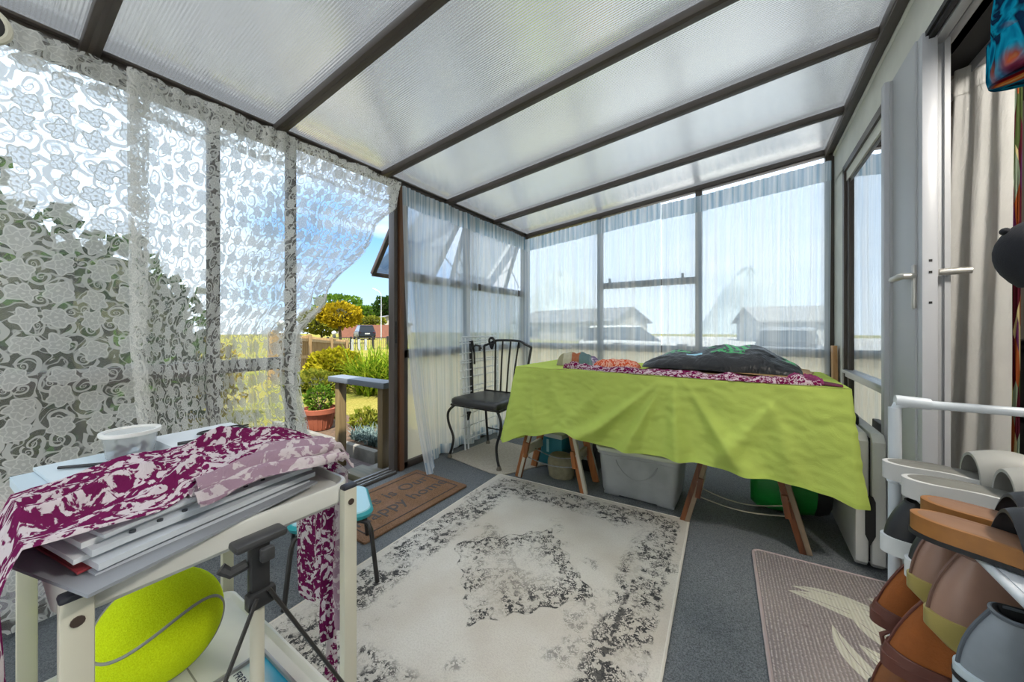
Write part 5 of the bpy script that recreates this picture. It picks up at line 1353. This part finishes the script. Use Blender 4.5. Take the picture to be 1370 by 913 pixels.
q.add([(-90, -30, G), (XL - .05, -30, G), (XL - .05, 90, G), (-90, 90, G)], [(0, 1, 2, 3)]); q.add([(XL - .05, YB + .06, G), (60, YB + .06, G), (60, 90, G), (XL - .05, 90, G)], [(0, 1, 2, 3)])
st(q.build('lawn', m_lawn, ang=0))
st(MB().add([(-1.0, 3.6, G + .012), (40, 3.6, G + .012), (40, 60, G + .012), (-14, 60, G + .012)], [(0, 1, 2, 3)]).build('driveway', plain('pale_drive', '#d9d6cf', .9, nscale=2, namp=.1), ang=0))
st(MB().span((-4.6, -1.5, G - .04), (XL - .06, 1.96, G + .012)).build('paved_path', m_brick))
st(MB().span((XL - .42, .95, G), (XL - .06, 1.92, -.075), .006).build('door_step', m_conc))
MBs = MB().span((-2.44, 1.50, -.0745), (-2.16, 1.66, -.03), .006); tag(MBs.build('timber_plank', wood_mat('mossy_plank', '#5f5b3c', '#7f7657', axis=0)), 'short mossy timber plank lying on the step outside the door', 'plank')
T = thing('garden_edging', (-3.3, 1.98, G), 'low weathered concrete edging round the garden bed outside the door', 'edging')
MB().span((-4.6, 1.955, G), (-2.70, 2.015, G + .125), .008).build('edging_board', m_conc, T); MB().span((-2.76, 2.0155, G), (-2.70, 4.2, G + .12), .008).build('edging_board', m_conc, T)
q = MB(); q.sheet(lambda u, v: (lerp(-4.6, -2.76, u), lerp(2.015, 2.75, v), G + .07 + .02 * nz(u * 9, v * 6)), 40, 16); st(q.build('bed_soil', m_soil))
# handrail
T = thing('step_handrail', (-2.65, 1.79, G), 'timber handrail with two square posts on the step outside the door', 'handrail')
m_post = wood_mat('weathered_post', '#7b6540', '#9a8357'); m_railt = plain('grey_painted_rail', '#7f8890', .5)
for x in (-2.36, -2.94): MB().span((x - .030, 1.755, G + (.12 if x > -2.5 else -.1)), (x + .030, 1.825, .545), .004).build('post', m_post, T)
MB().span((-3.02, 1.72, .545), (-2.27, 1.86, .59), .005).build('rail', m_railt, T)

def leaves(q, c, r, n, size, seed, shape=1., up=.3, flat=.4):
    R = random.Random(seed)
    for _ in range(n):
        while True:
            p = Vector((R.uniform(-1, 1), R.uniform(-1, 1), R.uniform(-1, 1)))
            if .35 < p.length < 1: break
        p = p.normalized() * (p.length ** .4); k = 1 + .28 * nz(p.x * 2.2 + seed, p.y * 2.2, p.z * 2.2)
        o = Vector((p.x * r[0] * k, p.y * r[1] * k, p.z * r[2] * k)) + Vector(c)
        d = (p + Vector((R.uniform(-.8, .8), R.uniform(-.8, .8), R.uniform(-.3, .9)))).normalized(); s = d.cross(Vector((R.uniform(-1, 1), R.uniform(-1, 1), R.uniform(-1, 1)))).normalized()
        L = size * R.uniform(.7, 1.3); w_ = L * flat; nn_ = d.cross(s) * L * .15
        q.add([o, o + d * L * .5 + s * w_ - nn_, o + d * L, o + d * L * .5 - s * w_ - nn_], [(0, 1, 2, 3)])
    return q
def shrub(name, c, r, n, size, mat, label, cat, seed, group=None, trunk=None, core=True):
    T = thing(name, (c[0], c[1], G), label, cat, group)
    q = leaves(MB(), c, r, n, size, seed)
    q.build('foliage', mat, T, ang=0)
    if core:
        q = MB(); q.sphere(c, tuple(x * .62 for x in r), 16, 10); q.build('twigs', m_twig, T)
    if trunk:
        q = MB(); q.tube([(c[0] + .1 * r[0], c[1], G - .3), (c[0] - .04 * r[0], c[1], lerp(G, c[2], .5)), (c[0], c[1], c[2] + .2 * r[2])], [trunk, trunk * .75, trunk * .4], 10)
        for a in (0, 2.1, 4.2): q.tube([(c[0], c[1], lerp(G, c[2], .55)), (c[0] + .45 * r[0] * math.cos(a), c[1] + .45 * r[1] * math.sin(a), c[2] + .2 * r[2])], [trunk * .5, trunk * .2], 8)
        q.build('trunk', m_bark, T)
    return T
m_twig = plain('inner_twigs', '#3c3f1e', 1., nscale=8, namp=.3); m_bark = plain('bark', '#6b5a48', 1., nscale=20, namp=.25)
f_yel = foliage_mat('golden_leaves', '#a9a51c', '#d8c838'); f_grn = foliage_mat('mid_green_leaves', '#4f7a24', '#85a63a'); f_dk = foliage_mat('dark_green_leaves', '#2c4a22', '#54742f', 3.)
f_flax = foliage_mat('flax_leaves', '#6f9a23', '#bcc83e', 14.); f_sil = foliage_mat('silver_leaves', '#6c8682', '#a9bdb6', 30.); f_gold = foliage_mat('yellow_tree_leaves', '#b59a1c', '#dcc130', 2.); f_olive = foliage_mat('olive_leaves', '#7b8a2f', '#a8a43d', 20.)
def blades(q, c, n, L, w_, droop, seed, spread=.25, up=1.):
    R = random.Random(seed)
    for _ in range(n):
        a = R.uniform(0, 2 * PI); o = Vector(c) + Vector((R.uniform(-1, 1) * spread, R.uniform(-1, 1) * spread, 0)); l = L * R.uniform(.6, 1.15); tilt = R.uniform(.25, 1.15)
        d = Vector((math.cos(a), math.sin(a), 0)); s = Vector((-math.sin(a), math.cos(a), 0)); prev = None; N = 5; vs = []
        for k in range(N + 1):
            t_ = k / N; p = o + d * l * tilt * (t_ * .5 + t_ * t_ * .35) + Vector((0, 0, l * up * (t_ - droop * tilt * t_ * t_)))
            ww = w_ * (1 - t_ ** 2 * .95) * (.6 + .4 * min(1, t_ * 4)); vs += [p - s * ww, p + s * ww + Vector((0, 0, ww * .4))]
        q.add(vs, [(2 * k, 2 * k + 1, 2 * k + 3, 2 * k + 2) for k in range(N)])
    return q
shrub('golden_shrub', (-7.62, 4.50, .12), (.62, .5, .36), 2600, .12, f_yel, 'rounded golden yellow shrub in front of the timber fence', 'shrub', 3)
shrub('low_shrub', (-7.0, 3.72, -.05), (.75, .45, .18), 900, .09, f_olive, 'low olive green ground cover below the golden shrub', 'shrub', 5)
T = thing('flax_plant', (-6.1, 4.45, G), 'big clump of bright green strap leaved plants on the lawn', 'plant')
for k, (x, y) in enumerate(((-6.6, 4.6), (-6.0, 4.3), (-5.6, 4.75), (-6.2, 5.0), (-5.35, 4.4), (-5.7, 4.1))): blades(MB(), (x, y, G), 130, 1.05, .022, .55, k, .22).build('leaf_clump', f_flax, T, ang=0)
for k, (x, y, s_, lab) in enumerate(((-3.02, 2.22, 1., 'silver leaved plant in the bed beside the yellow flower'), (-2.92, 2.42, .9, 'silver leaved plant close to the handrail post nearest the door'), (-3.30, 2.25, .8, 'silver leaved plant half hidden by the outer handrail post'), (-3.2, 2.5, .9, 'silver leaved plant at the back of the bed'))):
    tag(blades(MB(), (x, y, G + .07), 170, .22 * s_, .007, .6, 20 + k, .09).build('silver_plant', f_sil, ang=0), lab, 'plant', 'silver plants in the garden bed')
for k, (x, y, lab) in enumerate(((-3.65, 2.55, 'green leafy plant in the bed behind the outer handrail post'), (-4.35, 2.35, 'green leafy plant beside the terracotta pot'), (-3.45, 2.72, 'green leafy plant at the lawn edge of the bed'))):
    tag(blades(leaves(MB(), (x, y, G + .14), (.2, .14, .10), 160, .06, 40 + k), (x, y, G + .06), 70, .26, .007, .4, 30 + k, .1).build('bed_plant', f_olive, ang=0), lab, 'plant', 'green plants in the garden bed')
T = thing('yellow_flower', (-2.93, 2.30, G + .06), 'single yellow daisy flower among the silver plants', 'flower')
MB().tube([(-2.93, 2.30, G + .06), (-2.925, 2.295, G + .27)], .004, 6).build('stem', f_grn, T)
q = MB()
for k in range(14):
    a = 2 * PI * k / 14; d = Vector((math.cos(a), math.sin(a), .15)); s = Vector((-math.sin(a), math.cos(a), 0)) * .007; o = Vector((-2.925, 2.295, G + .272)); q.add([o, o + d * .02 + s, o + d * .038, o + d * .02 - s], [(0, 1, 2, 3)])
q.build('petals', plain('yellow_petals', '#e0b312', .7), T, ang=0); MB().sphere((-2.925, 2.295, G + .275), (.011, .011, .006), 12, 8).build('flower_centre', plain('orange_centre', '#c98a10', .8), T)
# pot
pc = (-4.02, 2.20, G + .075)
T = thing('plant_pot', pc, 'terracotta pot with a small leafy shrub on the garden bed', 'plant pot')
m_terra = plain('terracotta', '#b5613f', .75, nscale=10, namp=.1)
MB().lathe([(0, 0), (.115, 0), (.118, .01), (.155, .18), (.155, .18), (.180, .185), (.184, .235), (.17, .238), (.16, .2), (0, .19)], pc, 36).build('pot', m_terra, T, ang=30)
q = MB()
for k in range(18):
    a = 2 * PI * k / 18; q.tube([(pc[0] + .120 * math.cos(a), pc[1] + .120 * math.sin(a), pc[2] + .02), (pc[0] + .152 * math.cos(a), pc[1] + .152 * math.sin(a), pc[2] + .175)], .006, 6)
q.build('fluting', m_terra, T)
leaves(MB(), (pc[0], pc[1], pc[2] + .34), (.13, .13, .13), 300, .05, 9).build('foliage', f_grn, T, ang=0)
q = MB()
for a in range(7): q.tube([(pc[0], pc[1], pc[2] + .2), (pc[0] + .1 * math.cos(a), pc[1] + .1 * math.sin(a), pc[2] + .42)], .005, 6)
q.build('stems', m_bark, T)

# timber paling fence stepping down the slope
fa, fb = Vector((-9.3, 3.95, 0)), Vector((-14.9, 9.4, 0)); fl = (fb - fa).length; fd = (fb - fa).normalized(); fz = lambda s: lerp(.92, .46, s / fl)
T = thing('paling_fence', (fa.x, fa.y, G), 'timber paling fence running down the garden to the street', 'fence')
m_pal = wood_mat('pale_timber', '#a88452', '#c9a874')
q = MB(); s = 0.; R = random.Random(2); fn_ = Vector((-fd.y, fd.x, 0))
while s < fl:
    p = fa + fd * s; q.bar((p.x, p.y, G - .5), (p.x, p.y, fz(s) + R.uniform(-.015, .015)), .018, .15, up=fn_); s += .165
q.build('palings', m_pal, T)
for s in (0., 2.4, 4.8, 7.2): 
    p = fa + fd * s - fn_ * .08; MB().bar((p.x, p.y, G - .5), (p.x, p.y, fz(s) + .05), .10, .10, up=(1, 0, 0)).build('post', m_pal, T)
for dz in (.12, .62):
    a, b = fa - fn_ * .045, fb - fn_ * .045; MB().bar((a.x, a.y, fz(0) - dz), (b.x, b.y, fz(fl) - dz), .05, .09).build('rail', m_pal, T)
m_globe = plain('white_globe', '#e4e4dc', .3)
for s, lab in ((.3, 'white globe lamp on a black base on the near fence post'), (5.2, 'white globe lamp on a black base further along the timber fence')):
    p = fa + fd * s - fn_ * .08; z0 = fz(s) + .052; T = thing('globe_lamp', (p.x, p.y, z0), lab, 'lamp', 'globe lamps on the fence'); MB().lathe([(.06, 0), (.06, .07), (.035, .10), (0, .10)], (p.x, p.y, z0), 16).build('base', m_black, T); MB().sphere((p.x, p.y, z0 + .17), .085, 20, 14).build('globe', m_globe, T)
# black railing at the street, white pickets
def dirp(px, k):
    u = (px - 685) / 479; s_, c_ = math.sin(math.radians(33.1)), math.cos(math.radians(33.1)); return Vector(((-s_ + u * c_) * k, (c_ + u * s_) * k, 0))
ra, rb = Vector((-19.3, 11.0, 0)), Vector((-17.3, 14.4, 0)); rd = (rb - ra); n = 34
T = thing('street_railing', tuple(ra), 'black metal railing with thin bars along the street', 'railing')
q = MB()
for z in (.45, -.35): q.bar((ra.x, ra.y, z + .05), (rb.x, rb.y, z), .05, .05)
q.build('rails', m_black, T); q = MB()
for k in range(n + 1):
    p = ra + rd * k / n; q.bar((p.x, p.y, -.8), (p.x, p.y, .46), .02, .02)
q.build('bars', m_frame, T)
for k in (0, 10, 20, 27, 34): p = ra + rd * k / n; MB().bar((p.x, p.y, -.9), (p.x, p.y, .55), .09, .09).build('post', m_black, T)
m_pick = plain('white_picket', '#cfd0cc', .6)
T = thing('picket_gate', (-18.2, 10.6, -.8), 'short run of white pickets in front of the street railing', 'gate')
for k in range(6): p = Vector((-18.5 + .16 * k, 10.75 + .30 * k, 0)); MB().bar((p.x, p.y, -.9), (p.x, p.y, .42), .13, .03, up=(1, 0, 0)).build('picket', m_pick, T)
# car built from lofted sections
def car(loc, rz, mat, label, scale=1.):
    T = thing('car', loc, label, 'car', rz=rz); local(T); mg = plain('dark_glass', '#14181c', .1); mt_ = plain('tyre', '#151515', .8)
    def sec(x, w, z0, z1, r): return [Vector((x, y, z)) for y, z in ((-w, z0 + r), (-w + r, z0), (w - r, z0), (w, z0 + r), (w, z1 - r), (w - r, z1), (-w + r, z1), (-w, z1 - r))]
    MB().loft([sec(-2.2, .78, .45, .95, .08), sec(-2.1, .86, .32, 1.02, .1), sec(-.9, .9, .28, 1.05, .1), sec(.9, .9, .28, 1.02, .1), sec(1.8, .86, .3, .95, .12), sec(2.15, .74, .42, .8, .1)]).build('body', mat, T, ang=35)
    MB().loft([[Vector((x, y, z)) for x, y, z in ((-2.0, -.8, 1.0), (1.0, -.82, 1.0), (1.0, .82, 1.0), (-2.0, .8, 1.0))], [Vector((x, y, z)) for x, y, z in ((-1.75, -.66, 1.55), (.25, -.66, 1.58), (.25, .66, 1.58), (-1.75, .66, 1.55))]]).build('cabin_glass', mg, T, ang=30)
    MB().loft([[Vector((x, y, z)) for x, y, z in ((-1.8, -.68, 1.54), (.3, -.68, 1.57), (.3, .68, 1.57), (-1.8, .68, 1.54))], [Vector((x, y, z)) for x, y, z in ((-1.7, -.6, 1.63), (.1, -.6, 1.65), (.1, .6, 1.65), (-1.7, .6, 1.63))]]).build('roof', mat, T, ang=30)
    for x in (-1.35, 1.35):
        for s in (-1, 1): MB().lathe([(.1, -.1), (.3, -.1), (.33, -.06), (.33, .06), (.3, .1), (.1, .1)], (x, s * .8, .33), 20, M=Matrix.Rotation(PI / 2, 4, 'X')).build('wheel', mt_, T)
    for s in (-1, 1): MB().box((-2.17, s * .68, .84), (.06, .16, .22), bev=.02).build('tail_lamp', plain('red_lamp', '#8f1a1a', .3), T)
    MB().box((-2.22, 0, .72), (.02, .5, .12)).build('number_plate', m_pick, T)
    return T
p = dirp(487, 40); car((p.x, p.y, -.25), math.atan2(p.y, p.x) + .15, plain('dark_blue_paint', '#1d2735', .25, .2), 'dark blue car seen from behind, parked in the street past the railing')
p = dirp(1058, 13); car((p.x, p.y, -.6), math.radians(80), plain('silver_paint', '#9a9da0', .3, .2), 'grey car on the neighbouring drive, faint through the voile beside the house wall')
p = dirp(848, 15); car((p.x, p.y, -.5), math.radians(15), plain('white_paint', '#d5d5d2', .3), 'pale car faint through the voile behind the middle window bay')
# brick wall, houses, trees across the street
wa, wb = dirp(455, 47), dirp(545, 47)
tag(MB().bar((wa.x, wa.y, .4), (wb.x, wb.y, .4), .25, 2.2).build('street_wall', plain('red_brick_wall', '#9a6450', .9, nscale=3, namp=.1)), 'long red brick wall across the street', 'wall')
def house(c, rz, L, D, hz, rz_h, wall, roof, label, ground=-.5):
    T = thing('house', (c.x, c.y, ground), label, 'house', rz=rz); local(T); Z0 = 0
    MB().span((-L / 2, -D / 2, 0), (L / 2, D / 2, hz)).build('walls', wall, T, ang=0)
    q = MB(); o = .4
    P_ = [(-L / 2 - o, -D / 2 - o, hz), (L / 2 + o, -D / 2 - o, hz), (L / 2 + o, D / 2 + o, hz), (-L / 2 - o, D / 2 + o, hz), (-L / 2 - o, 0, hz + rz_h), (L / 2 + o, 0, hz + rz_h)]
    P2 = [(x, y, z - .15) for x, y, z in P_]
    q.add(P_ + P2, [(0, 1, 5, 4), (2, 3, 4, 5), (6, 10, 11, 7), (8, 11, 10, 9), (0, 4, 10, 6), (4, 3, 9, 10), (1, 7, 11, 5), (5, 11, 8, 2), (0, 6, 7, 1), (2, 8, 9, 3)]); q.build('roof', roof, T, ang=0)
    q = MB(); q.add([(-L / 2, -D / 2, hz), (-L / 2, D / 2, hz), (-L / 2, 0, hz + rz_h - .12)], [(0, 1, 2)]); q.add([(L / 2, -D / 2, hz), (L / 2, D / 2, hz), (L / 2, 0, hz + rz_h - .12)], [(0, 1, 2)]); q.build('gable', wall, T, ang=0)
    for sx in (-1, 1):
        f = MB().box((sx * L * .26, -D / 2 - .03, hz * .55), (1.6, .08, 1.1)).build('window', m_pick, T); WM[f.name] = Matrix.Identity(4)
        MB().box((sx * L * .26, -D / 2 - .08, hz * .55), (1.44, .03, .96)).build('pane', plain('house_pane', '#39434b', .15), f)
    return T
m_hw = plain('cream_weatherboard', '#c9c2b2', .8); m_hr = plain('brown_tile_roof', '#7a5a48', .85); m_hg = plain('grey_roof', '#7f7f80', .8)
house(dirp(478, 92), 1.9, 12, 8, 2.9, 1.8, m_hw, m_hr, 'brown roofed house behind the yellow tree across the street')
house(dirp(512, 68), 2.7, 9, 8, 2.3, 1.6, m_hw, m_hg, 'grey gabled house behind the street lamp across the street')
house(dirp(1090, 34), .25, 11, 8, 2.3, 1.5, plain('white_weatherboard', '#d8d8d4', .7), plain('light_roof', '#a5a5a2', .7), 'white gabled neighbouring house, faint through the voile next to the house wall', -.6)
house(dirp(775, 40), -.2, 12, 8, 2.3, 1.5, m_hw, m_hg, 'cream neighbouring house, faint through the voile in the far corner', -.6)
def tree(px, k, z, r, n, size, mat, label, seed, trunk=.12, group='trees across the street', name='tree'):
    p = dirp(px, k); return shrub(name, (p.x, p.y, z), r, n, size, mat, label, 'tree', seed, group, trunk)
tree(455, 28, 2.05, (1.5, 1.5, .85), 1700, .26, f_gold, 'yellow leaved street tree with a pale trunk beyond the timber fence', 11, .14)
tree(430, 36, 1.7, (1.8, 1.8, 1.2), 1700, .3, f_olive, 'olive bushy tree beside the drawn lace edge', 12)
tree(453, 105, 7.2, (8, 6, 3.6), 1500, .9, f_grn, 'tall green tree rising behind the yellow tree', 13, .3)
tree(488, 90, 4.3, (4.5, 4.5, 2.2), 1300, .8, f_grn, 'green tree between the two roofs', 14, .3)
tree(517, 80, 5.6, (2.6, 2.6, 2.4), 1300, .6, f_dk, 'dark green tree beside the street lamp', 15, .25)
tree(468, 53, 2.2, (1.7, 1.7, .8), 900, .4, f_grn, 'low green tree above the red brick wall', 16, .12)
tree(497, 51, 2.0, (1.8, 1.8, .6), 800, .35, f_olive, 'low light green tree above the red brick wall', 17, .1)
# street lamp
p = dirp(510, 38); pz = lambda y: 1 + (440 - y) * 38 / 479; a_ = dirp(499, 38)
T = thing('street_lamp', (p.x, p.y, -.5), 'tall pale street lamp with a curved arm', 'street lamp')
MB().tube([(p.x, p.y, -.5), (p.x, p.y, pz(415))], .06, 10).build('base_pole', m_pick, T)
MB().tube([(p.x, p.y, pz(415)), (p.x, p.y, pz(394)), (lerp(p.x, a_.x, .3), lerp(p.y, a_.y, .3), pz(390)), (lerp(p.x, a_.x, .8), lerp(p.y, a_.y, .8), pz(387)), (a_.x, a_.y, pz(386.5))], [.035, .03, .03, .05, .04], 8).build('arm', m_alu, T)
# dark hedge and shrubs close to the glazing on the near side
def hedge(pts, label, seed, mat, n, sz=.13):
    T = thing('hedge', (pts[0][0][0], pts[0][0][1], G), label, 'hedge'); q = MB()
    for k, (c, r) in enumerate(pts): leaves(q, c, r, n, sz, seed + k)
    q.build('foliage', mat, T, ang=0); q = MB()
    for c, r in pts: q.sphere(c, tuple(x * .9 for x in r), 16, 10)
    q.build('twigs', m_twig, T)
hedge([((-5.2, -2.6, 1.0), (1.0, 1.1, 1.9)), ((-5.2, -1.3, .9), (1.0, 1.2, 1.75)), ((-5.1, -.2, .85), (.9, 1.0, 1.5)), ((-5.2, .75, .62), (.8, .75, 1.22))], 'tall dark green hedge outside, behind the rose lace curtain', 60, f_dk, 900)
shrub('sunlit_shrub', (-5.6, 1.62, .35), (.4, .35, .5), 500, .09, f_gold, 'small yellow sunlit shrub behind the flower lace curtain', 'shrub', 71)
# hills in the distance
def hill(px, k, zt, w_, label, seed, group='distant hills'):
    p = dirp(px, k); q = MB()
    def f(u, v):
        a = 2 * PI * u; r = v * w_; return (p.x + r * math.cos(a) * 1.3, p.y + r * math.sin(a), max(-6, -4 + (zt + 4) * (math.cos(PI * min(1, v)) * .5 + .5) * (1 + .14 * nz(math.cos(a) * 2, math.sin(a) * 2, v * 4 + seed))))
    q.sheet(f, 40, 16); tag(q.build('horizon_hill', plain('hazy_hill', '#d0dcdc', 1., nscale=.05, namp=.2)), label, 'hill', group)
hill(1003, 240, 40, 32, 'distant hill behind the right hand voile curtain above the black bag', 1)
hill(745, 300, 45, 45, 'distant hill behind the voile curtain in the far corner', 2)
